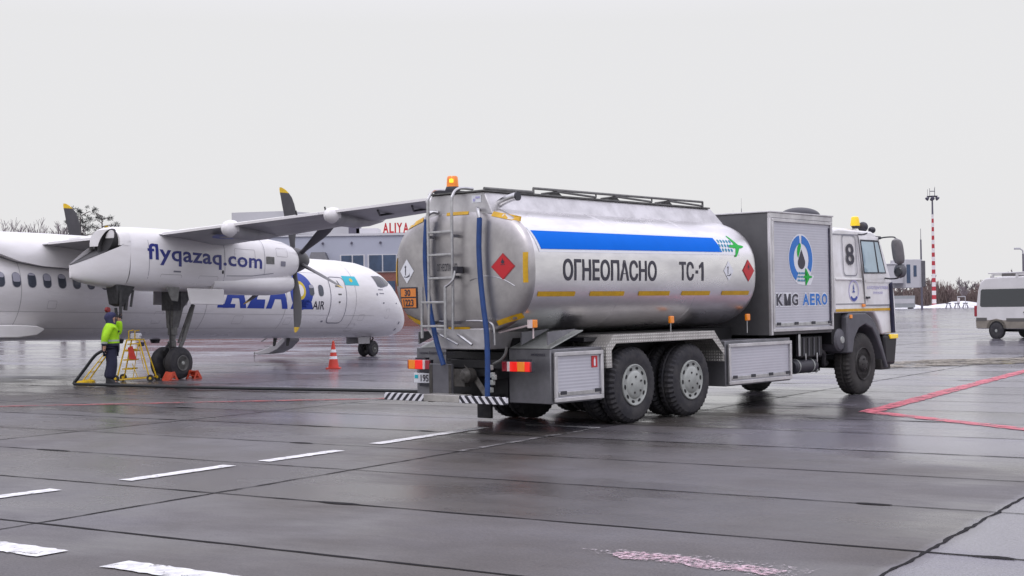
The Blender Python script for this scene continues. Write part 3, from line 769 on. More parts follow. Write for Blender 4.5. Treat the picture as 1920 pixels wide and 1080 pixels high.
# boarding bridge seen past the cab
jb = empty('boarding_bridge', (41.5, 150, 0), R(14))
tag(jb, 'white boarding bridge cabin on legs behind the tanker mirror', 'boarding bridge')
g = G(); g.box(-14, .3, -1.2, 1.2, 3.5, 5.5); g.box(-14, .3, -1.3, 1.3, 5.5, 5.62); g.build('tunnel', 'bridge_white', jb, .03)
g = G(); g.box(.3, 2.0, -1.6, 1.6, 3.0, 6.05); g.hexa([(2.0, -1.6, 3.0), (2.5, -1.3, 3.1), (2.5, 1.3, 3.1), (2.0, 1.6, 3.0), (2.0, -1.6, 6.05), (2.5, -1.3, 6.0), (2.5, 1.3, 6.0), (2.0, 1.6, 6.05)]); c_ = g.build('cabin', 'bridge_white', jb, .03)
for x0, x1, z0, z1 in ((.42, .85, 3.5, 5.5), (1.25, 1.6, 4.2, 5.4)):
    g = G(); g.box(x0, x1, -1.64, -1.60, z0, z1); g.build('window', 'glass_terminal', c_)
g = G(); g.box(2.3, 2.75, -1.5, 1.5, 3.1, 5.9); g.build('bellows', 'plastic_grey', jb, .05)
g = G()
for y in (-.8, .8): g.cyl((-4.2, y, 0), (-4.2, y, 3.5), .2, n=10)
g.box(-4.6, -3.8, -1, 1, .25, .55); g.build('support_leg', 'bridge_white', jb)
g = G(); g.tube([(-1.7, -1.25, 3.4), (-3.2, -1.3, .4)], .08, 6); g.tube([(-1.3, -1.25, 3.4), (-2.8, -1.3, .4)], .08, 6)
for k in range(9): g.box(-3.0 + k * .18 - .12, -3.0 + k * .18 + .12, -1.3, -.75, .45 + k * .35, .5 + k * .35)
g.build('stair', 'bridge_white', jb)

# odds and ends beyond the apron edge
t = empty('cargo_container', (74.5, 268, 0), R(8)); tag(t, 'pale grey container beside the snow bank, behind the tanker cab', 'container')
g = G(); g.box(-3, 3, -1.2, 1.2, .2, 2.5); g.build('body', 'corrugated', t, .03); g = G(); g.box(-2.8, 2.8, -1.26, -1.2, 1.0, 1.9); g.build('side_panel', 'bridge_white', t)
g = G(); [g.box(x - .12, x + .12, -1.1, 1.1, 0, .2) for x in (-2.6, 2.6)]; g.build('foot', 'mast_steel', t)
t = empty('apron_sign', (86.8, 268, 0)); tag(t, 'small white framed board at the snow bank right of the banded mast', 'sign')
g = G(); [g.cyl((x, 0, 0), (x, 0, 2.25), .07, n=6) for x in (-.75, .75)]; g.box(-.8, .8, -.04, .04, 2.1, 2.25); g.build('frame', 'bridge_white', t)
g = G(); g.box(-.78, -.3, -.06, -.03, .9, 1.9); g.build('board', 'mast_white', t)
for i, (x, y) in enumerate(((82.4, 262), (84.2, 262.5), (85.6, 262))):
    t = empty('barrier_trestle', (x, y, 0)); tag(t, ('small dark trestle on the far apron, left of three', 'small dark trestle on the far apron, middle of three', 'small dark trestle on the far apron, right of three')[i], 'trestle', 'trestles on the far apron')
    g = G(); [g.tube([(sx * .5, sy * .3, 0), (sx * .2, 0, .9)], .06, 5) for sx in (-1, 1) for sy in (-1, 1)]; g.build('leg', 'mast_steel', t)
    g = G(); g.box(-.5, .5, -.06, .06, .82, 1.0); g.build('rail', 'mast_steel', t)

# ------------------------------------------------------------------ the tanker
TR = empty('fuel_tanker', (0.825, 20.754, 0), R(90 - 40.75))
tag(TR, 'silver refuelling tanker truck with a blue stripe, pump cabinet and white cab', 'tanker truck')
TN, TA, TBH, TZ = 2.55, 1.28, 0.88, 2.20
def tsec(s, x, n=72):
    out = []
    for k in range(n):
        t = 2 * math.pi * k / n; c, q = math.cos(t), math.sin(t)
        out.append((x, s * TA * math.copysign(abs(c) ** (2 / TN), c), TZ + s * TBH * math.copysign(abs(q) ** (2 / TN), q)))
    return out
REAR = [(0.02, -2.425), (.25, -2.423), (.5, -2.418), (.7, -2.41), (.82, -2.402), (.90, -2.385), (.95, -2.362), (.98, -2.335), (.995, -2.305), (1.0, -2.27)]
FRONT = [(1.0, 3.18), (.998, 3.24), (.985, 3.31), (.955, 3.38), (.90, 3.44), (.80, 3.50), (.6, 3.55), (.3, 3.575), (.02, 3.58)]
g = G(); g.rings([tsec(s, x) for s, x in REAR])
g.v = g.v; tank_end = g
g2 = G(); g2.rings([tsec(1.0, -2.27)] + [tsec(1.0, -2.27 + 5.45 * i / 6) for i in range(1, 7)] + [tsec(s, x) for s, x in FRONT[1:]], False, True)
tank = g2.build('tank', 'stainless', TR, smooth=50)
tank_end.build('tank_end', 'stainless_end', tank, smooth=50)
def tside(off=.006):
    def fn(u, w_):
        d = min(abs(w_ - TZ) / TBH, .999)
        s = 1.0
        for i in range(len(FRONT) - 1):
            if FRONT[i][1] <= u <= FRONT[i + 1][1]:
                f = (u - FRONT[i][1]) / (FRONT[i + 1][1] - FRONT[i][1]); s = FRONT[i][0] * (1 - f) + FRONT[i + 1][0] * f
        d = min(d / s, .999)
        return (u, -s * TA * (1 - d ** TN) ** (1 / TN) - off, w_)
    return fn
def trear(off=.006):
    def fn(u, w_):                    # u runs to the right as seen from behind
        s = min((abs(u / TA) ** TN + abs((w_ - TZ) / TBH) ** TN) ** (1 / TN), 1.0)
        for i in range(len(REAR) - 1):
            if REAR[i][0] <= s <= REAR[i + 1][0]:
                f = (s - REAR[i][0]) / (REAR[i + 1][0] - REAR[i][0]); return (REAR[i][1] * (1 - f) + REAR[i + 1][1] * f - off, -u, w_)
        return (REAR[0][1] - off, -u, w_)
    return fn

# side livery: blue band, dotted tail, green aeroplane, lettering, tapes, hazard diamonds
band = [(-2.21, 2.715), (2.25, 2.735), (2.34, 2.51), (-2.13, 2.465)]
out = [(-2.26, 2.755), (2.72, 2.775), (2.86, 2.47), (-2.17, 2.425)]
decal('stripe_border', shape_geo([out], .05, .5), 'white_decal', tank, tside(.004))
decal('blue_stripe', shape_geo([band], .05, .5), 'blue_decal', tank, tside(.008))
dots = []
for r_ in range(3):
    for c_ in range(5):
        x = 2.35 + c_ * .085 + (2 - r_) * -.025; z = 2.545 + r_ * .070
        dots.append(ell(x, z, .030, .028, 10))
decal('dotted_tail', shape_geo(dots), 'teal_decal', tank, tside(.008))
PLANE = [(1, 0), (.93, .07), (.75, .12), (.42, .16), (-.25, 1.0), (-.42, 1.0), (-.08, .18), (-.5, .13), (-.78, .12), (-.78, -.12), (-.5, -.13), (-.08, -.18), (-.42, -1.0), (-.25, -1.0), (.42, -.16), (.75, -.12), (.93, -.07)]
def plane_poly(cx, cz, sx, sz): return [(cx + a * sx, cz + b_ * sz) for a, b_ in PLANE]
def fat(poly, k):
    cx = sum(p[0] for p in poly) / len(poly); cz = sum(p[1] for p in poly) / len(poly); n = len(poly); o = []
    for i in range(n):
        a, b_, c = Vector(poly[i - 1]), Vector(poly[i]), Vector(poly[(i + 1) % n])
        n1 = Vector(((b_ - a).y, -(b_ - a).x)).normalized(); n2 = Vector(((c - b_).y, -(c - b_).x)).normalized()
        m_ = (n1 + n2); m_ = m_.normalized() if m_.length > 1e-4 else n1; o.append(tuple(b_ + m_ * k * min(1.6, 1 / max(.4, m_.dot(n1)))))
    return o
pp = plane_poly(2.79, 2.61, .24, .17)[::-1]
decal('aeroplane_outline', shape_geo([fat(pp[::-1], -.028)], .04, .06), 'white_decal', tank, tside(.006))
decal('aeroplane_emblem', shape_geo([pp], .04, .06), 'green_decal', tank, tside(.011))
decal('lettering', text_geo('ОГНЕОПАСНО', -1.69, .50, 2.045, 2.345, bold=.022, cuts=.06, ucuts=.4), 'dark_lettering', tank, tside(.005))
decal('lettering', text_geo('ТС', 1.10, 1.485, 2.055, 2.345, bold=.022, cuts=.06, ucuts=.3), 'dark_lettering', tank, tside(.005))
decal('lettering', shape_geo([rect(1.535, 1.60, 2.165, 2.215), [(1.70, 2.055), (1.755, 2.055), (1.755, 2.345), (1.715, 2.345), (1.635, 2.285), (1.635, 2.235), (1.70, 2.275)]], .06), 'dark_lettering', tank, tside(.005))
for a, b_ in ((-2.19, -1.39), (-1.06, -.26), (.09, .88), (1.20, 1.98), (2.32, 3.13)):
    decal('reflective_tape', shape_geo([rrect(a, b_, 1.835, 1.90, .012)], .03, .4), 'yellow_tape', tank, tside(.005))
def diamond(cx, cz, rx, rz): return [(cx + rx, cz), (cx, cz + rz), (cx - rx, cz), (cx, cz - rz)]
FLAME = [(-.30, -.35), (-.12, -.48), (.15, -.48), (.32, -.30), (.33, -.05), (.20, .18), (.16, .02), (.05, .40), (-.05, .55), (-.10, .25), (-.22, .10), (-.24, -.02), (-.34, -.1)]
def hazard_red(fn, cx, cz, rx, rz, kx):
    d = decal('flammable_diamond', [(shape_geo([diamond(cx, cz, rx, rz)], .05, .06), 0)], ['red_decal_rim'], tank, fn(.005))
    decal('red_field', shape_geo([diamond(cx, cz, rx * .90, rz * .90)], .05, .06), 'red_decal', d, fn(.008))
    decal('flame_mark', shape_geo([[(cx + a * rx * .42, cz + rz * .40 + b_ * rz * .40) for a, b_ in FLAME], rect(cx - rx * .18, cx + rx * .18, cz + rz * .12, cz + rz * .16)], .05), 'dark_lettering', d, fn(.011))
    return d
def hazard_env(fn, cx, cz, rx, rz):
    d = decal('environment_diamond', shape_geo([diamond(cx, cz, rx, rz)], .05, .06), 'white_decal', tank, fn(.005))
    P = lambda q: [(cx + a * rx, cz + b_ * rz) for a, b_ in q]
    decal('tree_and_fish_mark', shape_geo([P([(-.24, -.32), (-.14, -.32), (-.12, .30), (-.02, .42), (-.10, .40), (-.16, .55), (-.20, .36), (-.38, .42), (-.24, .28)]),
                        P([(-.40, -.40), (-.10, -.46), (.12, -.40), (.34, -.30), (.42, -.12), (.40, -.42), (.05, -.52), (-.36, -.48)])], .05), 'dark_lettering', d, fn(.009))
hazard_red(tside, 3.06, 2.225, .18, .18, 1); hazard_env(tside, 2.47, 2.215, .145, .155)
hazard_red(trear, .84, 2.24, .205, .18, 1); hazard_env(trear, -.965, 2.225, .145, .172)
# rear tapes around the rim
for (a, b_) in (((-1.00, 2.845), (-.66, 2.945)), ((-.20, 3.00), (.21, 3.00)), ((.63, 2.955), (1.05, 2.865)), ((1.195, 2.42), (1.195, 2.02)), ((.70, 1.485), (1.08, 1.59)), ((-1.06, 1.59), (-.68, 1.475)), ((-.19, 1.405), (.21, 1.405)), ((-1.225, 2.42), (-1.225, 2.02))):
    a, b_ = Vector(a), Vector(b_); d = (b_ - a); nn = Vector((-d.y, d.x)).normalized() * .033
    decal('reflective_tape', shape_geo([[tuple(a + nn), tuple(a - nn), tuple(b_ - nn), tuple(b_ + nn)]], .06, .08), 'yellow_tape', tank, trear(.008))
od = decal('orange_plate', shape_geo([rect(-1.12, -.76, 1.70, 2.00)], .05, .06), 'dark_lettering', tank, trear(.008))
decal('plate_field', shape_geo([rect(-1.10, -.78, 1.865, 1.98), rect(-1.10, -.78, 1.715, 1.845)], .05, .06), 'orange_plate', od, trear(.013))
decal('plate_number', text_geo('30', -1.01, -.89, 1.875, 1.97, bold=.03), 'dark_lettering', od, trear(.017))
decal('plate_number', text_geo('1223', -1.05, -.83, 1.73, 1.83, bold=.03), 'dark_lettering', od, trear(.017))
decal('lettering', text_geo('ОГНЕОПАСНО', -.36, .02, 2.205, 2.31, bold=.02), 'grey_lettering', tank, trear(.006))
# lap seam and rim weld
g = G(); g.tube([trear(.0)(u, 1.62 + .50 * (1 - ((u - .55) / .9) ** 2)) for u in [.25 + i * .06 for i in range(14)]], .006, 6); g.build('weld_seam', 'pipe_metal', tank)
for x in (-.35, 1.6):
    g = G(); pts = [(x, y, z) for x, y, z in tsec(1.0, x, 48)]; g.tube(pts + [pts[0]], .0045, 5); g.build('weld_seam', 'stainless', tank)

# walkway box on top
g = G(); g.hexa([(-2.38, -.64, 2.95), (3.46, -.64, 2.95), (3.46, .64, 2.95), (-2.38, .64, 2.95), (-2.38, -.49, 3.26), (3.22, -.49, 3.26), (3.22, .49, 3.26), (-2.38, .49, 3.26)])
walk = g.build('walkway', 'aluminium', TR, .012)
g = G(); g.box(-2.42, 3.16, -.52, .52, 3.262, 3.285); g.build('walkway_edge', 'gear_grey', walk, .004)
# guard rail and hatch handles
g = G()
g.tube([(-1.38, -.52, 3.27), (-1.38, -.52, 3.355), (2.93, -.52, 3.365), (2.93, -.52, 3.28)], .020, 6)
g.tube([(-2.40, -.51, 3.30), (-1.40, -.52, 3.30)], .022, 6)
g.tube([(-1.38, .52, 3.27), (-1.38, .52, 3.355), (2.93, .52, 3.365), (2.93, .52, 3.28)], .020, 6)
g.build('guard_rail', 'gear_grey', walk)
for a, b_ in ((-1.06, .06), (.34, 1.49), (1.75, 2.93)):
    g = G(); g.tube([(a, -.40, 3.30), (a + .22, -.52, 3.335), (b_, -.52, 3.30), (b_, -.52, 3.36)], .017, 6); g.prism([(a, 3.275), (a + .30, 3.345), (a + .42, 3.275)], 'Y', -.46, -.30); g.build('hatch_hinge', 'gear_grey', walk)
g = G(); g.tube(smooth_path([(-2.16, -.50, 3.06), (-2.15, -.60, 3.12), (-2.14, -.78, 3.175), (-2.135, -.86, 3.185)]), .055, 12); vp = g.build('vent_pipe', 'pipe_metal', walk)
g = G(); g.cyl((-2.134, -.86, 3.185), (-2.133, -.885, 3.187), .062, n=14); g.build('vent_cap', 'plastic_dark', vp)
decal('company_plate', shape_geo([rect(.27, .44, 3.12, 3.22)]), 'white_decal', walk, lambda u, w_: (-2.386, -u, w_))
decal('company_plate_mark', shape_geo([ell(.315, 3.155, .022, .022, 10), rect(.34, .42, 3.175, 3.20)]), 'pale_lettering', walk, lambda u, w_: (-2.391, -u, w_))
# rear beacon on a bracket
g = G(); g.box(-2.42, -2.12, .02, .40, 3.285, 3.31); g.revolve([(3.31, .10), (3.33, .105), (3.375, .088)], (-2.26, .20, 0), 'Z', 18); bk = g.build('beacon', 'plastic_dark', TR)
g = G(); g.revolve([(3.375, .086), (3.46, .080), (3.505, .076), (3.522, .066), (3.528, .0)], (-2.26, .20, 0), 'Z', 20); g.build('beacon_lens', 'beacon_amber', bk)
g = G(); g.revolve([(3.42, .0), (3.43, .03), (3.475, .03), (3.485, .0)], (-2.325, .16, 0), 'Z', 10); g.build('beacon_lamp', 'beacon_glow', bk)
# ladder
ld = None
g = G()
for y in (.42, -.03): g.tube(smooth_path([(-2.53, y + .01, 1.40), (-2.53, y, 2.0), (-2.53, y, 3.05), (-2.50, y, 3.24), (-2.38, y, 3.33), (-2.10, y, 3.34)], 5), .021, 8)
ld = g.build('ladder', 'pipe_metal', TR)
g = G()
for y in (.47, .03): g.tube([(-2.62, y, 1.99), (-2.62, y + .005, 1.29)], .022, 8)
g.tube(smooth_path([(-2.62, .03, 1.985), (-2.62, -.05, 2.02), (-2.60, -.11, 2.09), (-2.58, -.12, 2.20)]), .016, 8); g.build('folding_section', 'pipe_metal', ld)
for z, x, a, b_ in ((2.74, -2.53, .42, -.03), (2.43, -2.53, .42, -.03), (2.11, -2.53, .42, -.03), (1.78, -2.62, .47, .03), (1.455, -2.62, .47, .03)):
    g = G(); g.box(x - .02, x + .02, b_, a, z - .015, z + .015); g.build('rung', 'pipe_metal', ld, .004)
for y in (.42, -.03):
    for z in (2.68, 2.12, 1.5): g = G(); g.box(-2.53, -2.40, y - .012, y + .012, z - .02, z + .02); g.build('standoff', 'plastic_grey', ld)
g = G(); g.box(-2.56, -2.44, -.14, -.06, 2.17, 2.26); g.build('ladder_latch', 'plastic_dark', ld)
# delivery hoses on the tank end
for pts, top in (([(-2.50, .475, 2.93), (-2.505, .50, 2.6), (-2.51, .50, 2.3), (-2.51, .47, 1.95), (-2.50, .42, 1.62), (-2.48, .34, 1.25), (-2.46, .23, .92)], [(-2.39, .36, 3.02), (-2.44, .41, 3.03), (-2.49, .455, 2.99), (-2.50, .475, 2.92)]),
                 ([(-2.50, -.51, 2.90), (-2.51, -.50, 2.5), (-2.51, -.52, 2.1), (-2.51, -.56, 1.75), (-2.51, -.61, 1.4), (-2.52, -.635, 1.0), (-2.53, -.63, .50)], [(-2.39, -.40, 3.02), (-2.45, -.44, 3.03), (-2.49, -.48, 2.98), (-2.50, -.51, 2.90)])):
    g = G(); g.tube(smooth_path(pts, 5), .036, 10); h = g.build('delivery_hose', 'hose_blue', TR)
    g = G(); g.tube(smooth_path(top, 5), .026, 10); g.build('hose_elbow', 'pipe_metal', h)
# sump housing, braces and slanted splash sheet under the tank end
g = G(); g.hexa([(-2.36, -.44, 1.13), (-1.5, -.44, 1.13), (-1.5, .44, 1.13), (-2.36, .40, 1.13), (-2.39, -.56, 1.42), (-1.5, -.56, 1.42), (-1.5, .56, 1.42), (-2.39, .62, 1.42)]); sm = g.build('sump_housing', 'aluminium', TR, .015)
g = G(); g.tube([(-2.43, .38, 1.36), (-2.43, -.02, 1.20)], .016, 6); g.tube([(-2.43, -.02, 1.34), (-2.43, -.28, 1.20)], .02, 6); g.build('brace_bar', 'pipe_metal', sm)
g = G(); g.tube(smooth_path([(-2.45, -.20, 1.52), (-2.47, -.48, 1.52), (-2.47, -.66, 1.49), (-2.46, -.70, 1.40), (-2.45, -.70, 1.2)]), .016, 8); g.tube([(-2.46, .30, 1.52), (-2.46, .18, 1.515)], .013, 6); g.build('drain_pipe', 'pipe_metal', sm)
for sg_ in (-1, 1):
    g = G(); g.hexa([(-1.90, sg_ * 1.22 if sg_ < 0 else .50, 1.135), (-1.2, sg_ * 1.22 if sg_ < 0 else .50, 1.36), (-1.2, -.50 if sg_ < 0 else 1.22, 1.36), (-1.90, -.50 if sg_ < 0 else 1.22, 1.135),
                     (-1.90, sg_ * 1.22 if sg_ < 0 else .50, 1.145), (-1.2, sg_ * 1.22 if sg_ < 0 else .50, 1.372), (-1.2, -.50 if sg_ < 0 else 1.22, 1.372), (-1.90, -.50 if sg_ < 0 else 1.22, 1.145)])
    g.build('splash_sheet', 'hub_grey', TR)
    for y in (.74, 1.20):
        g = G(); g.prism([(-1.95, 1.185), (-1.95, 1.36), (-1.35, 1.39)], 'Y', sg_ * y - .012, sg_ * y + .012); g.build('gusset', 'aluminium_dull', TR)

# chassis
g = G()
for y in (-.42, .42): g.box(-2.15, 8.2, y - .05, y + .05, .72, .99)
for x in (-2.15, -1.2, .75, 3, 5.8, 7.9): g.box(x - .06, x + .06, -.42, .42, .76, .95)
g.box(-1.5, 3.6, -.62, .62, .99, 1.31); g.box(2.6, 6.3, -.5, .5, .50, .72); g.box(-2.24, -2.15, -.70, .30, .87, .99)
g.box(-.9, 2.3, -.52, .52, .5, 1.28)
ch = g.build('chassis', 'chassis_black', TR, .01)
g = G(); g.box(4.45, 6.6, -.62, .62, .45, 1.14); g.box(-1.85, 2.4, -.50, .50, 1.10, 1.30); g.build('frame_shield', 'chassis_black', ch)
g = G()
for x in (0, 1.47): g.cyl((x, -.9, .55), (x, .9, .55), .09, n=12); g.revolve([(-.25, .1), (-.15, .22), (.15, .22), (.25, .1)], (x, 0, .55), 'Y', 16)
g.cyl((7.13, -.9, .55), (7.13, .9, .55), .08, n=12); g.build('axle', 'chassis_black', ch)
g = G(); g.box(-1.9, -1.8, -.45, .70, .40, 1.08); g.build('rear_shield', 'black_paint', ch)
# tow gear and flap between the cabinets
g = G(); g.box(-2.34, -2.22, -.05, .55, .62, .86); g.hexa([(-2.3, -.40, .45), (-2.26, -.48, .45), (-2.2, -.05, .86), (-2.24, .03, .86), (-2.3, -.36, .50), (-2.26, -.44, .50), (-2.2, -.02, .93), (-2.24, .06, .93)])
g.revolve([(-.12, .05), (-.06, .10), (.06, .10), (.1, .06)], (-2.34, -.12, .78), 'X', 14); tg = g.build('tow_gear', 'grease', TR, .01)
g = G(); g.box(-2.38, -2.33, .16, .58, .50, .93); fl = g.build('step_flap', 'plastic_grey', TR, .01)
g = G(); g.box(-2.386, -2.38, .16, .21, .52, .92); g.box(-2.386, -2.38, .52, .58, .52, .92); g.build('flap_edge', 'grease', fl)
g = G(); [g.box(-2.42, -2.36, -.60 - q * .03, -.55 - q * .03, z, z + .07) for q, z in ((0, .86), (1, .76), (2, .73), (1, .66), (0, .56))]; g.build('coupling', 'hub_grey', TR, .01)
g = G(); g.tube(smooth_path([(-2.30, -.78, 1.17), (-2.30, -.76, 1.08), (-2.32, -.70, 1.0), (-2.34, -.58, .94)]), .02, 8); g.build('air_line', 'gear_grey', TR)
# bumper bar
g = G(); g.box(-2.65, -2.60, .43, 1.21, .425, .525); bb = g.build('bumper_bar', 'hazard_left', TR, .006)
g = G(); g.box(-2.65, -2.60, -1.06, -.23, .425, .525); g.build('bumper_end', 'hazard_right', bb, .006)
g = G(); g.box(-2.66, -2.40, -.23, .43, .43, .527); g.build('bumper_step', 'checker_plate', bb, .006)
g = G(); g.box(-2.62, -1.9, .30, .38, .42, .50); g.box(-2.62, -1.9, -.38, -.30, .42, .50); g.build('bumper_arm', 'chassis_black', bb)
g = G(); g.box(-.70, -.66, .93, 1.22, .03, .42); g.build('mud_flap', 'rubber', TR, .01)
# tail lights
for sgn, y0, segs in ((1, 1.15, (('lens_red_unlit', .02), ('lens_amber', .13), ('lens_red', .15), ('lens_white', .05), ('lens_red_unlit', .09))),
                      (-1, -1.15, (('lens_red_unlit', .02), ('lens_red', .09), ('lens_amber', .13), ('lens_red', .13), ('lens_white', .05), ('lens_red_unlit', .09)))):
    tot = sum(s for _, s in segs); g = G(); g.box(-2.16, -2.22, min(y0, y0 - sgn * tot), max(y0, y0 - sgn * tot), .835, .975); tl_ = g.build('tail_light', 'plastic_dark', TR, .008)
    y = y0
    for m_, wd in segs:
        g = G(); g.box(-2.245, -2.22, min(y, y - sgn * wd) + .002, max(y, y - sgn * wd) - .002, .84, .97); g.build('lens', m_, tl_, .006); y -= sgn * wd
    g = G(); g.box(-2.16, -1.9, y0 - sgn * .32, y0 - sgn * .28, .86, .9); g.box(-2.18, -2.1, y0 - sgn * .1, y0 - sgn * .3, .97, 1.0); g.build('light_bracket', 'plastic_dark', tl_)
# number plate
g = G(); g.box(-1.965, -1.94, .78, 1.295, .625, .765); npl = g.build('number_plate', 'white_decal', TR, .004)
decal('plate_number', text_geo('195', -1.16, -1.00, .645, .745, bold=.02), 'dark_lettering', npl, lambda u, w_: (-1.969, -u, w_))
decal('plate_flag', shape_geo([rect(-1.28, -1.21, .69, .74)]), 'flag_cyan', npl, lambda u, w_: (-1.969, -u, w_))
g = G(); g.box(-1.95, -1.93, .8, 1.2, .775, .83); g.box(-1.95, -1.93, .8, 1.2, .575, .615); g.build('plate_holder', 'plastic_dark', npl)

def shutter_door(name, parent, y, x0, x1, z0, z1, pads, hz):
    """aluminium frame, ribbed roller shutter and bottom bar with black pads on the side y (facing -Y)"""
    g = G(); f = .055
    g.box(x0 - f, x1 + f, y - .012, y + .02, z1, z1 + f); g.box(x0 - f, x1 + f, y - .012, y + .02, z0 - f, z0); g.box(x0 - f, x0, y - .012, y + .02, z0, z1); g.box(x1, x1 + f, y - .012, y + .02, z0, z1)
    fr = g.build('door_frame', 'aluminium', parent, .006)
    g = G(); g.box(x0, x1, y + .022, y + .04, z0, z1); sh = g.build(name, 'shutter', parent)
    g = G(); g.box(x0 + .03, x1 - .03, y + .0, y + .022, hz - .03, hz + .03); g.build('pull_bar', 'pipe_metal', parent, .006)
    for i in range(pads):
        x = x0 + .06 + (x1 - x0 - .2) * i / max(1, pads - 1); g = G(); g.box(x, x + .13, y - .008, y + .002, hz - .01, hz + .04); g.build('bar_pad', 'plastic_dark', parent, .004)
    return sh
# rear and middle lockers, both sides
for sgn in (-1, 1):
    ya, yb = (-1.25, -.46) if sgn < 0 else (.72, 1.31)
    g = G(); g.box(-1.89, -.75, ya + (.05 if sgn < 0 else 0), yb, .39, 1.13); rl = g.build('rear_locker', 'aluminium_dull', TR, .012)
    if sgn < 0:
        sh = shutter_door('roller_shutter', rl, -1.245, -1.80, -.84, .47, 1.03, 2, .52)
        g = G(); g.box(-1.03, -.90, -1.232, -1.228, .85, 1.01); fs = g.build('fire_sign', 'red_decal', rl)
        decal('fire_sign_mark', shape_geo([rrect(-.985, -.945, .87, .965, .012), rect(-.975, -.955, .965, .985)]), 'white_decal', fs, lambda u, w_: (u, -1.235, w_))
    a, b_ = (.47, 1.12) if sgn < 0 else (-1.24, -.78)
    decal('lettering', text_geo('www.bestcrotrans.kz', (a + .40 if sgn < 0 else a), (b_ if sgn < 0 else b_ + .25), 1.035, 1.085, bold=.015), 'dark_lettering', rl, lambda u, w_: (-1.905, -u, w_))
    ya, yb = (-1.25, -.62) if sgn < 0 else (.62, 1.25)
    g = G(); g.box(2.46, 4.50, ya + (.05 if sgn < 0 else 0), yb, .395, 1.115); ml = g.build('middle_locker', 'aluminium_dull', TR, .012)
    if sgn < 0: shutter_door('roller_shutter', ml, -1.245, 2.55, 4.41, .475, 1.01, 4, .52)
    # tandem mudguards
    ya, yb = (-1.26, -.50) if sgn < 0 else (.50, 1.26)
    prof = [(-.72, .83), (-.735, 1.12), (-.55, 1.285), (2.05, 1.285), (2.33, 1.0), (2.335, .80)]
    inn = [(2.315, .80), (2.31, .99), (2.04, 1.265), (-.54, 1.265), (-.715, 1.11), (-.70, .83)]
    g = G(); n = len(prof)
    for i in range(n - 1):
        a, b_ = prof[i], prof[i + 1]; c, d = inn[n - 2 - i], inn[n - 1 - i]
        g.hexa([(a[0], ya, a[1]), (b_[0], ya, b_[1]), (b_[0], yb, b_[1]), (a[0], yb, a[1]), (d[0], ya, d[1]), (c[0], ya, c[1]), (c[0], yb, c[1]), (d[0], yb, d[1])])
    mg = g.build('mudguard', 'checker_plate', TR)
    g = G(); yy = ya - .004 if sgn < 0 else yb + .004; y2 = ya + .012 if sgn < 0 else yb - .012
    skirt = [(-.73, .83), (-.74, 1.12), (-.55, 1.287), (2.05, 1.287), (2.335, 1.0), (2.335, .90), (2.0, 1.165), (-.50, 1.165), (-.61, 1.07), (-.60, .83)]
    g.prism(skirt, 'Y', yy, y2); g.build('mudguard_lip', 'checker_plate', mg)
# deck between fender and tank
g = G(); g.box(-.9, 2.4, -1.0, -.5, 1.20, 1.255); g.build('deck', 'black_paint', TR)

# pump cabinet behind the cab
g = G(); g.box(3.82, 5.985, -1.20, 1.235, 1.165, 3.195); pc = g.build('pump_cabinet', 'pump_cabinet_end', TR, .01)
g = G(); g.box(3.82, 5.985, -1.245, -1.2005, 3.112, 3.195); g.box(3.80, 6.0, -1.26, 1.26, 3.197, 3.222); g.box(3.815, 3.875, -1.252, -1.2005, 1.165, 3.11); g.build('corner_trim', 'aluminium', pc, .005)
psh = shutter_door('roller_shutter', pc, -1.247, 3.935, 5.90, 1.275, 3.05, 4, 1.335)
g = G(); g.box(5.86, 5.875, -1.244, -1.228, 1.3, 3.0); g.build('shutter_edge', 'navy_cloth', pc)
g = G(); rs_ = []
for i in range(9):
    t = i / 8 * math.pi / 2; rs_.append([(5.55 + .44 * math.cos(t) * math.cos(a), -.85 + .32 * math.cos(t) * math.sin(a), 3.222 + .15 * math.sin(t)) for a in (k * math.pi / 12 for k in range(24))])
g.rings(rs_); g.build('roof_hatch', 'plastic_dark', pc)
# logo on the shutter
yl = -1.2255
def L_(off): return lambda u, w_: (u, yl - off, w_)
cx, cz = 4.865, 2.44
back = ell(cx, cz, .425, .43, 48, -40, 252) + [(4.74, 2.015), (4.98, 1.995), (5.20, 2.0), (5.32, 2.16)]
lg = decal('company_emblem', shape_geo([back]), 'white_decal', pc, L_(.002))
ring = []
def ring_pts(a0, a1, n=22):
    o = []
    for i in range(n):
        t0, t1 = a0 + (a1 - a0) * i / n, a0 + (a1 - a0) * (i + 1) / n
        q = lambda t, rx, rz, ox: (cx + ox + rx * math.cos(R(t)), cz + rz * math.sin(R(t)))
        o.append([q(t0, .40, .405, 0), q(t1, .40, .405, 0), q(t1, .255, .265, .01), q(t0, .255, .265, .01)])
    return o
decal('blue_ring', shape_geo(ring_pts(-33, 86) + ring_pts(98, 244)), 'blue_logo', lg, L_(.006))
drop = [(4.885, 2.605)] + [(4.885 + .125 * math.cos(R(a)), 2.385 + .115 * math.sin(R(a))) for a in range(15, -200, -12)]
decal('oil_drop', shape_geo([drop]), 'dark_lettering', lg, L_(.006))
decal('green_leaf', shape_geo([[(4.80, 2.71), (4.865, 2.705), (4.87, 2.65), (4.835, 2.57), (4.775, 2.46), (4.745, 2.50), (4.735, 2.56), (4.75, 2.63)]]), 'green_decal', lg, L_(.006))
st_ = []
for r_ in range(3):
    for c_ in range(5): st_.append(ell(4.76 + c_ * .052, 2.075 + r_ * .062, .021, .022, 8))
decal('dotted_tail', shape_geo(st_), 'teal_decal', lg, L_(.006))
decal('aeroplane_emblem', shape_geo([plane_poly(5.08, 2.137, .17, .145)]), 'green_decal', lg, L_(.007))
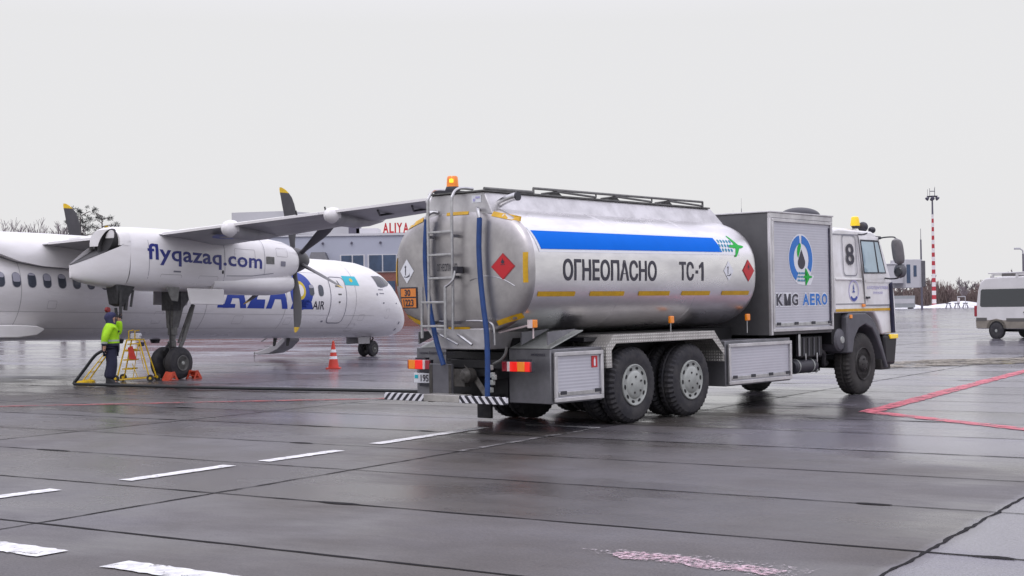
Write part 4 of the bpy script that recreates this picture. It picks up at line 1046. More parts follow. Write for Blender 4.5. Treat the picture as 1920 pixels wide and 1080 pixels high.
MP = [(0, 0), (.22, 0), (.22, .62), (.42, 0), (.58, 0), (.78, .62), (.78, 0), (1, 0), (1, 1), (.70, 1), (.5, .36), (.30, 1), (0, 1)]
def emblem_word(items, m_):
    for tx, a, b_ in items:
        if tx == 'M':
            P_ = [(a + u * (b_ - a), 1.652 + v * .198) for u, v in MP]
            decal('lettering_outline', shape_geo([rect(a - .02, b_ + .02, 1.632, 1.87)]), 'white_decal', pc, L_(.003)); decal('lettering', shape_geo([P_]), m_, pc, L_(.007))
        else:
            decal('lettering_outline', text_geo(tx, a - .02, b_ + .02, 1.632, 1.87, bold=.07), 'white_decal', pc, L_(.003)); decal('lettering', text_geo(tx, a, b_, 1.652, 1.85, bold=.03), m_, pc, L_(.007))
emblem_word((('K', 4.02, 4.235), ('M', 4.275, 4.50), ('G', 4.535, 4.745)), 'dark_lettering')
emblem_word((('A', 4.90, 5.125), ('E', 5.155, 5.325), ('R', 5.365, 5.555), ('O', 5.575, 5.775)), 'blue_logo')

# gear hung between cabinet and cab
g = G(); g.revolve([(4.82, .0), (4.83, .10), (4.86, .125), (5.58, .125), (5.61, .10), (5.62, .0)], (0, -1.02, .60), 'X', 20); at_ = g.build('air_tank', 'plastic_dark', TR)
g = G(); [g.revolve([(x - .015, .13), (x + .015, .13)], (0, -1.02, .60), 'X', 20) for x in (4.95, 5.45)]; g.cyl((5.62, -1.02, .53), (5.70, -1.04, .50), .04, n=8); g.build('tank_strap', 'hub_grey', at_)
g = G(); g.box(4.98, 5.78, -1.12, -.64, .74, 1.12); bx = g.build('battery_box', 'black_paint', TR, .03)
g = G(); [g.box(x, x + .03, -1.135, -1.12, .78, 1.09) for x in (5.08, 5.26, 5.44, 5.62)]; g.build('box_rib', 'plastic_grey', bx)
g = G(); g.box(4.90, 4.97, -1.14, -1.08, .78, 1.16); g.box(5.12, 5.15, -1.15, -1.13, .70, .82); g.box(5.52, 5.55, -1.15, -1.13, .66, .82); g.build('bracket_post', 'pipe_metal', TR, .006)
g = G(); g.revolve([(-1.22, .0), (-1.215, .10), (-1.20, .17), (-1.16, .205), (-.8, .205)], (6.33, 0, 1.02), 'Y', 24); fi = g.build('air_filter', 'plastic_grey', TR)
g = G(); g.revolve([(-1.235, .0), (-1.232, .06), (-1.215, .07)], (6.33, 0, 1.02), 'Y', 16); g.build('filter_cap', 'hub_grey', fi)
g = G(); g.tube(smooth_path([(5.8, -.9, .85), (6.1, -.95, .8), (6.2, -.9, .6), (6.5, -.8, .6)]), .05, 8); g.tube(smooth_path([(4.9, -.8, .9), (5.5, -.85, .66), (6.2, -.75, .9)]), .03, 8); g.build('air_line', 'rubber', TR)

# cab
CY = 1.235
def cab_xf(p):
    x, y, z = p
    k = 1.0 - max(0, z - 2.12) * .035 - max(0, z - 2.86) * .12
    return (x, y * k, z)
g = G()
prof = [(6.05, 1.50), (6.05, 2.12), (6.05, 2.90), (6.12, 2.985), (6.30, 3.015), (7.62, 3.0), (7.80, 2.95), (7.87, 2.88), (8.10, 2.45), (8.30, 2.06), (8.40, 1.93), (8.47, 1.6), (8.48, 1.10), (7.88, 1.08), (7.76, 1.32), (7.56, 1.50)]
g.prism(prof, 'Y', -CY, CY)
cab = g.build('cab', 'cab_white', TR, .035, xf=cab_xf, seg=3)
def cside(off): return lambda u, w_: cab_xf((u, -CY - off, w_))
def strip(pts, wd):
    o = []
    for i in range(len(pts) - 1):
        a, b_ = Vector(pts[i]), Vector(pts[i + 1]); d = (b_ - a).normalized(); nn = Vector((-d.y, d.x)) * wd / 2
        o.append([tuple(a + nn), tuple(a - nn), tuple(b_ - nn), tuple(b_ + nn)])
    return o
dpoly = [(7.035, 2.93), (7.84, 2.90), (8.10, 2.42), (8.30, 2.02), (8.37, 1.75), (8.37, 1.63), (7.20, 1.63), (7.17, 2.05)]
door = decal('door', shape_geo([dpoly], .2, .3), 'cab_white', cab, cside(.006))
decal('door_seam', shape_geo(strip([(7.035, 2.93), (7.09, 2.5), (7.17, 2.05), (7.20, 1.63), (8.35, 1.63)], .022), .1), 'cab_seam', door, cside(.010))
decal('door_crease', shape_geo(strip([(7.22, 2.075), (8.24, 2.075)], .05)), 'cab_white', door, cside(.016))
gl1 = [(7.115, 2.80), (7.60, 2.80), (7.71, 2.24), (7.185, 2.235)]
gl2 = [(7.65, 2.80), (7.78, 2.80), (8.02, 2.24), (7.77, 2.24)]
decal('window_frame', shape_geo([[(7.085, 2.835), (7.83, 2.835), (8.075, 2.22), (7.165, 2.21)]], .2), 'plastic_dark', door, cside(.013))
decal('window', shape_geo([gl1], .2), 'glass_cab', door, cside(.018)); decal('quarter_window', shape_geo([gl2], .2), 'glass_cab', door, cside(.018))
g = G(); g.box(7.22, 7.33, -CY - .05, -CY - .006, 1.75, 1.79); g.build('door_handle', 'plastic_dark', door, .008)
decal('door_lettering', text_geo('А.МОЛДАҒҰЛОВА', 7.27, 8.14, 1.915, 1.985, bold=.01), 'pale_lettering', door, cside(.012))
decal('door_lettering', text_geo('ӘУЕЖАЙ', 7.52, 7.90, 1.835, 1.89, bold=.01), 'pale_lettering', door, cside(.012))
decal('cab_number_panel', shape_geo(strip(rrect(6.40, 6.92, 2.17, 2.90, .09) + [rrect(6.40, 6.92, 2.17, 2.90, .09)[0]], .022), .1), 'cab_seam', cab, cside(.006))
decal('cab_number', text_geo('8', 6.52, 6.83, 2.365, 2.75, bold=.012, cuts=.1), 'indigo_dark' if 'indigo_dark' in MATS else 'dark_lettering', cab, cside(.008))
decal('cab_seam_line', shape_geo(strip([(6.07, 1.66), (7.18, 1.66)], .018) + strip([(6.07, 2.905), (7.02, 2.915)], .020) + strip([(6.97, 2.9), (7.0, 2.5), (7.1, 2.05)], .014), .1), 'cab_seam', cab, cside(.006))
g = G(); g.box(6.07, 7.08, -CY - .016, -CY + .01, 2.085, 2.125); g.build('belt_crease', 'cab_white', cab, .01)
cr_ = decal('crest', shape_geo(strip(ell(6.76, 1.895, .185, .185, 28) + [ell(6.76, 1.895, .185, .185, 28)[0]], .022)), 'pale_lettering', cab, cside(.007))
decal('crest_mark', shape_geo([[(6.745, 2.01), (6.765, 2.01), (6.775, 1.93), (6.80, 1.92), (6.73, 1.92)], rect(6.70, 6.80, 1.865, 1.885), rect(6.735, 6.775, 1.885, 1.91)] + strip(ell(6.76, 1.87, .135, .135, 12, 215, 325), .05)), 'livery_blue', cr_, cside(.009))
decal('yellow_band', shape_geo([rect(6.06, 8.30, 1.525, 1.572)]), 'yellow_tape', cab, cside(.011))
g = G(); g.hexa([(8.24, -CY - .05, 1.10), (8.34, -CY - .05, 1.10), (8.36, -CY + .0, 1.10), (8.24, -CY + .0, 1.10), (8.17, -CY - .05, 2.02), (8.25, -CY - .05, 2.06), (8.27, -CY + .01, 2.06), (8.17, -CY + .01, 2.02)]); g.build('wind_deflector', 'navy_cloth', cab, .01)
g = G(); g.box(6.06, 6.44, -1.15, 1.15, .95, 1.49); g.build('cab_underside', 'chassis_black', cab)
g = G(); g.hexa([(7.90, -1.05, 2.83), (7.92, -1.05, 2.83), (7.92, 1.05, 2.83), (7.90, 1.05, 2.83), (8.285, -1.1, 2.12), (8.30, -1.1, 2.12), (8.30, 1.1, 2.12), (8.285, 1.1, 2.12)]); g.build('windscreen', 'glass_dark', cab, fix=True)
g = G(); g.box(7.74, 8.0, -1.2, 1.2, 2.86, 2.92); g.build('sun_visor', 'plastic_dark', cab, .02)
# roof fittings
g = G(); g.box(6.35, 7.5, -.95, .95, 3.01, 3.05); g.build('roof_panel', 'cab_white', cab, .03)
g = G(); g.revolve([(3.05, .05), (3.10, .075)], (7.33, -1.0, 0), 'Z', 14); cb_ = g.build('beacon', 'plastic_dark', cab)
g = G(); g.revolve([(3.10, .085), (3.12, .09), (3.26, .068), (3.275, .05), (3.28, .0)], (7.33, -1.0, 0), 'Z', 16); g.build('beacon_lens', 'beacon_yellow', cb_)
g = G(); g.revolve([(-.09, .02), (-.06, .075), (-.01, .095), (.03, .092), (.04, .08)], (7.60, -1.02, 3.09), 'X', 18); sl = g.build('work_light', 'plastic_dark', cab)
g = G(); g.tube(smooth_path([(7.58, -1.03, 3.0), (7.48, -1.16, 2.97), (7.25, -1.19, 2.93), (7.05, -1.19, 2.925)]), .016, 6); g.build('light_stalk', 'plastic_dark', sl)
g = G(); g.revolve([(-.06, .03), (-.02, .055), (.06, .06)], (7.78, -1.10, 3.035), 'X', 12); g.cyl((7.78, -1.1, 2.94), (7.78, -1.1, 3.0), .015, n=6); g.build('horn', 'plastic_dark', cab)
# mirrors
g = G(); g.tube(smooth_path([(7.84, -1.20, 2.86), (7.80, -1.34, 2.885), (7.76, -1.56, 2.88), (7.755, -1.60, 2.82)]), .014, 6); g.tube(smooth_path([(8.02, -1.24, 2.13), (7.95, -1.40, 2.115), (7.86, -1.58, 2.13), (7.82, -1.62, 2.22)]), .016, 6)
mr = g.build('mirror_arm', 'plastic_dark', cab)
g = G(); rs_ = []
for i in range(13):
    t = i / 12; z = 2.36 + .50 * t; k = (1 - abs(2 * t - 1) ** 4) ** .5 * .96 + .04; lean = -.13 * t
    rs_.append([(7.83 + lean + .075 * k * math.cos(a), -1.63 + .115 * k * math.sin(a), z) for a in (j * math.pi / 9 for j in range(18))])
g.rings(rs_); mh = g.build('mirror', 'mirror_grey', cab)
g = G(); rs_ = []
for i in range(11):
    t = i / 10; z = 2.12 + .27 * t; k = (1 - abs(2 * t - 1) ** 2.6) ** .5 * .97 + .03
    rs_.append([(7.845 + .07 * k * math.cos(a), -1.63 + .118 * k * math.sin(a), z) for a in (j * math.pi / 9 for j in range(18))])
g.rings(rs_); m2 = g.build('mirror', 'plastic_grey', cab); g = G(); g.revolve([(-.085, .0), (-.083, .07), (-.07, .085)], (7.85, -1.62, 2.24), 'X', 16); g.build('mirror_glass', 'glass_dark', m2)
# front wing, bumper, lamps
arch = [(6.43, .78), (6.44, 1.44), (6.56, 1.495), (7.18, 1.495), (7.46, 1.38), (7.70, 1.12), (7.88, .80), (8.06, .46), (7.97, .46), (7.80, .74), (7.62, 1.0), (7.42, 1.20), (7.15, 1.285), (6.90, 1.22), (6.72, 1.04), (6.64, .78)]
for sgn in (-1, 1):
    g = G(); g.prism(arch, 'Y', sgn * 1.265, sgn * .84); fw_ = g.build('front_wing', 'plastic_grey', TR, .025)
    g = G(); g.box(6.53, 6.61, sgn * 1.285, sgn * 1.26, 1.40, 1.465); g.build('side_marker', 'lens_amber', fw_, .006)
g = G(); g.box(7.06, 7.16, -CY - .035, -CY - .01, 1.60, 1.655); g.build('indicator', 'lens_amber', cab, .008)
g = G(); g.hexa([(7.98, -1.24, .50), (8.40, -1.24, .50), (8.50, -1.10, .50), (8.50, 1.24, .50), (7.92, -1.25, 1.07), (8.50, -1.25, 1.07), (8.62, -1.10, 1.07), (8.62, 1.24, 1.07)])
fb = g.build('front_bumper', 'black_paint', TR, .06, seg=3)
g = G(); g.box(8.16, 8.48, -1.275, -1.22, .99, 1.075); g.build('corner_lamp', 'beacon_yellow', fb, .015)
g = G(); g.box(7.86, 8.24, -1.22, -.9, .42, .62); g.build('bumper_step', 'hub_dark', fb, .02)
for x in (-2.12, 1.10, 3.29):                                     # amber markers on stalks
    g = G(); g.box(x - .05, x + .05, -1.14, -1.09, 1.42, 1.53); mk = g.build('side_marker', 'lens_amber', TR, .012)
    g = G(); g.cyl((x, -1.10, 1.22 if x > 3 else 1.28), (x, -1.10, 1.42), .012, n=6)
    if x < 0: g.box(x - .11, x - .05, -1.13, -1.09, 1.42, 1.53); g.tube([(x - .05, -1.1, 1.46), (x - .12, -.6, 1.36)], .014, 6)
    g.build('stalk', 'pipe_metal' if x > 0 else 'lens_white', mk)

# wheels
def truck_wheel(cx, y_out, sgn, wid=.31, front=False, dark=False):
    """y_out: outer face; sgn -1 = right side"""
    r = .555 if not front else .565
    c = (cx, 0, r)
    s = -sgn
    P = [(0.02, .30), (0.0, .36), (-.005 + .01, .44), (.015, .50), (.04, r - .015), (.07, r), (.13, r), (.145, r - .02), (.165, r - .02), (.18, r), (wid - .07, r), (wid - .04, r - .015), (wid - .015, .48), (wid, .38), (wid - .02, .30)]
    g = G(); g.revolve([(y_out + s * a, q) for a, q in P], c, 'Y', 84, jag={3: .014, 4: .034, 5: .020, 6: .006, 9: .006, 10: .02, 11: .034})
    wh = g.build('wheel', 'rubber_dusty' if front else 'rubber', TR, smooth=28, fix=True)
    g = G()
    if front:
        g.revolve([(y_out + s * a, q) for a, q in ((.02, .305), (-.005, .29), (.03, .27), (.09, .25), (.10, .17), (.02, .155), (.0, .14), (-.03, .10), (-.035, .0))], c, 'Y', 32)
        rim = g.build('rim', 'hub_dark', wh)
        g = G()
        for k in range(10):
            t = k * math.pi / 5; g.cyl((cx + .20 * math.cos(t), y_out + s * .10, r + .20 * math.sin(t)), (cx + .20 * math.cos(t), y_out + s * .05, r + .20 * math.sin(t)), .016, n=6)
        for k in range(6):
            t = k * math.pi / 3; g.cyl((cx + .10 * math.cos(t), y_out, r + .10 * math.sin(t)), (cx + .10 * math.cos(t), y_out - s * .045, r + .10 * math.sin(t)), .014, n=6)
        g.build('wheel_nut', 'hub_dark', rim)
    else:
        g.revolve([(y_out + s * a, q) for a, q in ((.02, .30), (.0, .298), (-.004, .285), (.006, .27), (.008, .205), (-.004, .192), (-.022, .165), (-.028, .0))], c, 'Y', 36)
        g.mi(1)
        for k in range(10):
            t = k * math.pi / 5 + .1; d = Vector((math.cos(t), 0, math.sin(t))); q = Vector((-math.sin(t), 0, math.cos(t))); o = Vector((cx, 0, r)) + d * .242
            n_ = 10; ring0 = [o + d * (.021 * math.sin(a)) + q * (.036 * math.cos(a)) for a in (2 * math.pi * j / n_ for j in range(n_))]
            g.rings([[(v.x, y_out + s * .02, v.z) for v in ring0], [(v.x, y_out + s * .003, v.z) for v in ring0]])
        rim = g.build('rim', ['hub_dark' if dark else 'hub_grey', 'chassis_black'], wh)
        g = G()
        for k in range(5):
            t = k * 2 * math.pi / 5 + .5 + cx; g.cyl((cx + .12 * math.cos(t), y_out - s * .024, r + .12 * math.sin(t)), (cx + .12 * math.cos(t), y_out - s * .034, r + .12 * math.sin(t)), .016, n=8)
        g.build('wheel_nut', 'hub_dark', rim)
for x in (0, 1.47):
    for sgn in (-1, 1):
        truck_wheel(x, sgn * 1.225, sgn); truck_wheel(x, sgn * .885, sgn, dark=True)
for sgn in (-1, 1): truck_wheel(7.13, sgn * 1.225, sgn, .36, True)

# ------------------------------------------------------------------ the turboprop airliner
AP = empty('turboprop_airliner', (-5.125, 49.124, 0), R(90 - 31.257))
tag(AP, 'white twin turboprop airliner with blue lettering on nacelle and nose, door steps lowered', 'airliner')
def B(p): return (p[0], p[1], p[2] - .021 * p[0])      # it sits slightly nose-down
FZ, FR = 1.995, 1.325
# x, top, bottom, half width
FUS = [(1.80, 1.24, 1.14, .05), (1.75, 1.44, .99, .20), (1.64, 1.62, .88, .36), (1.46, 1.80, .79, .54), (1.22, 2.02, .73, .71), (.90, 2.33, .69, .88), (.60, 2.62, .68, 1.0), (.35, 2.82, .675, 1.075), (-.02, 3.02, .67, 1.16), (-.5, 3.18, .67, 1.25), (-1.1, 3.28, .67, 1.30), (-2.0, 3.32, .67, FR), (-6, 3.32, .67, FR), (-10, 3.32, .67, FR), (-14, 3.32, .67, FR), (-18, 3.32, .67, FR), (-20, 3.32, .70, FR), (-22.5, 3.32, .95, 1.22), (-25, 3.30, 1.45, .95), (-27.5, 3.26, 2.05, .62), (-29.6, 3.2, 2.6, .28), (-30.2, 3.1, 2.8, .08)]
def fsec(x, t, b_, hw, n=56):
    o = []; zc = (t + b_) / 2; rz = (t - b_) / 2
    for k in range(n):
        a = 2 * math.pi * k / n; o.append((x, hw * math.cos(a), zc + rz * math.sin(a)))
    return o
g = G(); g.rings([fsec(*s) for s in FUS])
fus = g.build('fuselage', 'plane_white', AP, smooth=60, xf=B)
def fside(off=.006, side=-1):
    def fn(u, w_):
        for i in range(len(FUS) - 1):
            if FUS[i + 1][0] <= u <= FUS[i][0]:
                f = (FUS[i][0] - u) / (FUS[i][0] - FUS[i + 1][0]); t, b_, hw = (FUS[i][k] * (1 - f) + FUS[i + 1][k] * f for k in (1, 2, 3)); break
        zc, rz = (t + b_) / 2, (t - b_) / 2; d = max(-1, min(1, (w_ - zc) / rz)); h = math.sqrt(max(0, 1 - d * d))
        nl = math.hypot(h / hw, d / rz); 
        return (u, side * (hw * h + off * (h / hw) / nl), w_ + off * (d / rz) / nl)
    return fn
def fdecal(name, polys, m, parent=fus, off=.006, cuts=.08, ucuts=.25): return decal(name, shape_geo(polys, cuts, ucuts), m, parent, fside(off), xf=B)
# cabin windows
for i in range(42):
    x = -4.19 - .478 * i
    if x < -21: break
    if -5.0 > x > -6.3: continue
    f = fdecal('window_frame', [rrect(x - .135, x + .135, 2.02, 2.40, .12)], 'panel_line', off=.004, cuts=.1, ucuts=0)
    f = f; f.name = 'window'
    fdecal('pane', [rrect(x - .115, x + .115, 2.035, 2.385, .10)], 'pax_glass', f, .008, .1, 0)
    dz = (0.0, .10, .17, .05, .22, .12, .0)[i % 7]
    if dz: fdecal('blind', [rrect(x - .108, x + .108, 2.38 - dz, 2.38, .045)], 'pax_blind', f, .011, .1, 0)
# service door, flag, cockpit glazing, small marks
sd_ = fdecal('service_door', [rrect(-3.70, -2.88, 1.17, 2.67, .16)], 'plane_white', off=.004)
dq = rrect(-3.70, -2.88, 1.17, 2.67, .16); fdecal('door_seam', strip(dq + [dq[0]], .030), 'panel_line', sd_, .008, .1, .3)
fdecal('door_handle', [rrect(-3.42, -3.10, 2.34, 2.40, .02), [(-3.14, 2.40), (-3.24, 2.56), (-3.28, 2.56), (-3.2, 2.38)], rrect(-3.32, -3.14, 2.08, 2.13, .02), rrect(-3.30, -3.2, 1.82, 1.88, .02)], 'gear_grey', sd_, .010, .1, 0)
fl_ = fdecal('flag', [[(-2.86, 2.42), (-2.10, 2.42), (-2.17, 2.73), (-2.90, 2.73)]], 'flag_cyan')
fdecal('flag_sun', [ell(-2.48, 2.59, .085, .065, 14)], 'livery_yellow', fl_, .010, 0, 0)
for side in (-1, 1):
    cw = decal('cockpit_window', shape_geo([[(-1.15, 2.78), (-.60, 2.80), (-.22, 2.74), (.02, 2.56), (-.25, 2.46), (-.80, 2.38), (-1.02, 2.42)]], .06, .12), 'panel_line', fus, fside(.006, side), xf=B)
    decal('pane', shape_geo([[(-1.10, 2.76), (-.68, 2.775), (-.55, 2.44), (-.80, 2.41), (-.98, 2.44)]], .06, .12), 'glass_dark', cw, fside(.010, side), xf=B)
    decal('pane', shape_geo([[(-.62, 2.775), (-.25, 2.72), (-.04, 2.57), (-.27, 2.48), (-.49, 2.45)]], .06, .12), 'glass_dark', cw, fside(.010, side), xf=B)
g = G(); g.rings([[(-.50 + .52 * f, y, 3.06 - .30 * f - .22 * abs(y) ** 2 + .03) for f in (0, .25, .5, .75, 1.0)] for y in (-.72, -.5, -.25, 0, .25, .5, .72)], False, False, closed=False)
fdecal('nose_mark', [rrect(-1.05, -.72, 2.30, 2.33, .01), rrect(-1.0, -.70, 2.17, 2.20, .01), ell(-1.15, 2.15, .045, .05, 8), ell(-.75, 1.86, .05, .03, 8), ell(-3.9, 1.22, .06, .03, 8), ell(.2, 1.86, .05, .03, 8), ell(.66, 1.18, .05, .05, 8), ell(.66, .95, .05, .05, 8)], 'panel_line', off=.006, cuts=0, ucuts=0)
# QAZAQ AIR title
x = -4.66
for ch, wd in (('Q', .98), ('A', 1.02), ('Z', .82), ('A', 1.02)):
    if ch == 'Q':
        q_ = fdecal('title_letter', [ell(x - .50, 2.17, .56, .60, 40), [(x - 1.0, 1.60), (x + .10, 1.60), (x - .02, 1.82), (x - .3, 1.95), (x - .9, 1.9)]], 'livery_blue', off=.005)
        fdecal('title_ring', arc_band(x - .56, 2.19, .26, .165, 0, 360, 26, 1.15), 'livery_yellow', q_, .010, .1, .2)
        fdecal('title_gap', [ell(x - .56, 2.19, .165, .19, 20)], 'plane_white', q_, .010, .1, .2)
        x -= wd + .16; continue
    decal('title_letter', text_geo(ch, x - wd, x, 1.60, 2.74, bold=.05, cuts=.1, ucuts=.3), 'livery_blue', fus, fside(.006), xf=B); x -= wd + .03
fdecal('title_bar', [[(-8.95, 1.605), (-8.2, 1.605), (-8.2, 1.72), (-8.95, 1.72)]], 'livery_blue', off=.006)
decal('title_letter', text_geo('AIR', -4.60, -4.00, 1.60, 1.87, bold=.012, cuts=.08), 'dark_lettering', fus, fside(.006), xf=B)
# skin joints, lap lines and small stencilled access panels
for z0, xa, xb in ((1.42, -1.2, -20), (2.78, -3.9, -9.5), (1.0, -2.0, -20)):
    fdecal('skin_joint', strip([(xa, z0), (xb, z0)], .010), 'plane_grey', off=.003, cuts=0, ucuts=1.0)
for x, z, a, b_ in ((-1.9, 1.35, .14, .10), (-2.2, 1.02, .18, .12), (-5.6, 1.22, .16, .10), (-7.9, 1.25, .2, .12), (-11.2, 1.3, .16, .16), (-15.0, 1.6, .14, .10), (-.4, 1.5, .12, .16)):
    q = rrect(x - a, x + a, z - b_, z + b_, .03); fdecal('access_panel', strip(q + [q[0]], .009), 'plane_grey', off=.004, cuts=0, ucuts=0)
for xx in (-2.35, -5.9, -9.4, -12.6, -16.0):
    fdecal('skin_joint', strip([(xx, .95), (xx, 1.4), (xx, 1.9), (xx, 2.4), (xx, 2.9), (xx, 3.2)], .018), 'plane_grey', off=.004, cuts=.12, ucuts=0)

# wing root fairing on top, and the sponson fairing low down aft
FAIR = [(-9.3, 3.30, 2.9, .55), (-9.9, 3.40, 2.75, .95), (-10.6, 3.46, 2.62, 1.22), (-11.5, 3.51, 2.56, 1.36), (-13, 3.53, 2.54, 1.40), (-14.5, 3.52, 2.55, 1.40), (-15.4, 3.50, 2.58, 1.39), (-16.1, 3.485, 2.68, 1.375), (-16.7, 3.475, 2.86, 1.34), (-17.6, 3.46, 3.0, 1.24), (-19, 3.42, 3.08, 1.0), (-21, 3.36, 3.16, .6), (-22, 3.32, 3.2, .3)]
g = G(); rows = []
for x, t, b_, hw in FAIR:
    r_ = [(x, hw * math.copysign(abs(math.cos(a)) ** .75, math.cos(a)), b_ + (t - b_) * max(0, math.sin(a)) ** .8) for a in (math.pi * k / 28 for k in range(29))]
    rows.append(r_)
g.rings(rows, True, True); g.build('wing_root_fairing', 'plane_white', AP, smooth=60, xf=B)
g = G(); pts = [(x, -math.sqrt(max(0.0, 1 - ((b_ - FZ) / FR) ** 2)) * FR - .03, b_) for x, t, b_, hw in [(-12.5, 0, 2.545, 0)] + FAIR[5:10]]
g.tube([(p[0], min(p[1], -1.05) - .0, p[2]) for p in pts], .016, 5); g.build('fairing_seal', 'panel_line', AP, xf=B)

# wing
def wing_te(y): y = abs(y); return (-15.25 if y < 4.4 else -15.25 + .45 * min(1, (y - 4.4) / .6)) if y < 5 else -14.8 + (y - 5) / 9.2 * .75
def wing_le(y): y = abs(y); return -12.1 if y < 4.4 else -12.1 - (y - 4.4) / 9.8 * .75
def wing_z(y): y = abs(y); return 3.10 + .035 * y if y < 5 else 3.275 + .0675 * (y - 5)
FOIL = [(0, 0), (.02, .035), (.08, .07), (.20, .098), (.36, .105), (.55, .085), (.78, .045), (1.0, .004), (1.0, -.004), (.78, -.018), (.55, -.040), (.36, -.062), (.20, -.062), (.08, -.045), (.02, -.022)]
def wsec(y, kx=1.0, kz=1.0):
    le, te, z = wing_le(y), wing_te(y), wing_z(y); c = le - te
    return [(le - f * c, y, z + .01 * (1 - f) * c / 2.7 + t * c * kz * (.72 if t > 0 else 1.05)) for f, t in FOIL]
g = G(); ys = [-14.2, -14.1, -13.6, -12, -10, -8, -6.5, -5, -4.4, -3, -1.5, 0, 1.5, 3, 4.4, 5, 6.5, 8, 10, 12, 13.6, 14.1, 14.2]
g.rings([wsec(y, 1, .25 if abs(y) > 14.15 else .8 if abs(y) > 14.05 else 1) for y in ys])
wg = g.build('wing', 'wing_under', AP, smooth=40, xf=B)
# pale trailing edge of the flaps and ailerons
for sgn in (-1, 1):
    for a, b_ in ((1.5, 3.75), (5.05, 9.6), (9.65, 13.9)):
        g = G(); rows = []
        for i in range(8):
            y = sgn * (a + (b_ - a) * i / 7); te, z = wing_te(y), wing_z(y); c = wing_le(y) - te
            rows.append([(te - .05, y, z - .022), (te - .05, y, z + .034), (te + .22 * c, y, z + .024 * c / 2.7 + .050 * c), (te + .24 * c, y, z - .02 * c)])
        g.rings(rows); fp = g.build('flap', 'plane_white', wg, smooth=30, xf=B)
        g = G(); rows = []
        for i in range(8):
            y = sgn * (a + (b_ - a) * i / 7); te, z = wing_te(y), wing_z(y); c = wing_le(y) - te
            rows.append([(te - .03, y, z - .026), (te + .24 * c, y, z - .024 * c - .004), (te + .26 * c, y, z - .02 * c - .012), (te + .30 * c, y, z - .018 * c)])
        g.rings(rows, False, False, closed=False); g.build('flap_underside', 'wing_under', fp, smooth=30, xf=B)
    for y0, r0 in ((7.05, .205), (9.95, .185), (12.6, .12)):
        y = sgn * y0; te, z = wing_te(y), wing_z(y); g = G(); rows = []
        for dx, k, dz in ((-.22, .05, .0), (-.19, .45, .0), (-.12, .8, -.005), (0, 1.0, -.01), (.3, .98, -.06), (.8, .85, -.09), (1.4, .6, -.06), (1.9, .25, .0), (2.05, .02, .03)):
            rows.append([(te + dx, y + r0 * k * .95 * math.cos(a), z - .06 + dz + r0 * k * math.sin(a)) for a in (2 * math.pi * j / 20 for j in range(20))])
        g.rings(rows); ff = g.build('flap_fairing', 'wing_under', wg, smooth=60, xf=B)
        g = G(); rows = []
        for dx, k in ((-.235, .03), (-.205, .46), (-.13, .82), (0.0, 1.015), (.12, 1.02)):
            rows.append([(te + dx, y + r0 * k * .95 * math.cos(a), z - .06 - .01 + r0 * k * math.sin(a)) for a in (2 * math.pi * j / 20 for j in range(20))])
        g.rings(rows, True, False); g.build('fairing_cap', 'plane_white', ff, smooth=60, xf=B)
# registration under the wing, mostly foreshortened
vs, fs = text_geo('QZ', -5.9, -7.1, -14.3, -13.3, bold=.05)
decal('wing_lettering', ([(a, b_) for a, b_ in vs], fs), 'livery_blue', wg, lambda u, w_: (w_ - .1, u, wing_z(u) - .115 * 1.0 - .012 + (w_ + 14.6) * -.02), xf=B)
# static wicks and hinge shapes
g = G()
for y in (-9.0, -9.8, -13.2): g.tube([(wing_te(y) - .02, y, wing_z(y) + .02), (wing_te(y) - .06, y, wing_z(y) + .14)], .02, 5)
g.build('wing_fitting', 'gear_dark', wg, xf=B)
for y in (-11.0, -11.9): g = G(); g.tube([(wing_te(y) + .25, y, wing_z(y) - .05), (wing_te(y) + .6, y + .2, wing_z(y) - .13), (wing_te(y) + .95, y, wing_z(y) - .06)], .025, 5); g.build('hinge_arm', 'gear_dark', wg, xf=B)

# nacelles
NAC = [(-9.42, 3.18, 2.50, .36), (-9.46, 3.24, 2.42, .43), (-9.6, 3.31, 2.36, .49), (-9.95, 3.385, 2.27, .55), (-10.55, 3.43, 2.18, .60), (-11.3, 3.45, 2.06, .635), (-12.2, 3.46, 1.93, .66), (-13.4, 3.46, 1.90, .68), (-14.6, 3.455, 1.895, .68), (-15.4, 3.44, 1.905, .665), (-15.85, 3.42, 1.93, .62)]
AFT = [(-15.85, 3.05, 1.93, .62), (-16.15, 2.90, 1.965, .52), (-16.5, 2.74, 2.01, .38), (-16.8, 2.60, 2.06, .24), (-17.05, 2.49, 2.12, .11), (-17.14, 2.45, 2.16, .03)]
def nsec(x, t, b_, hw, cy, e=.72, n=40):
    zc, rz = (t + b_) / 2, (t - b_) / 2
    return [(x, cy + hw * math.copysign(abs(math.cos(a)) ** e, math.cos(a)), zc + rz * math.copysign(abs(math.sin(a)) ** e, math.sin(a))) for a in (2 * math.pi * k / n for k in range(n))]
def nac_fn(cy, side, off=.006):
    def fn(u, w_):
        for i in range(len(NAC) - 1):
            if NAC[i + 1][0] <= u <= NAC[i][0]:
                f = (NAC[i][0] - u) / (NAC[i][0] - NAC[i + 1][0]); t, b_, hw = (NAC[i][k] * (1 - f) + NAC[i + 1][k] * f for k in (1, 2, 3)); break
        zc, rz = (t + b_) / 2, (t - b_) / 2; d = min(.999, abs(w_ - zc) / rz); e = .72
        return (u, cy + side * (hw * (1 - d ** (2 / e)) ** (e / 2) + off), w_)
    return fn
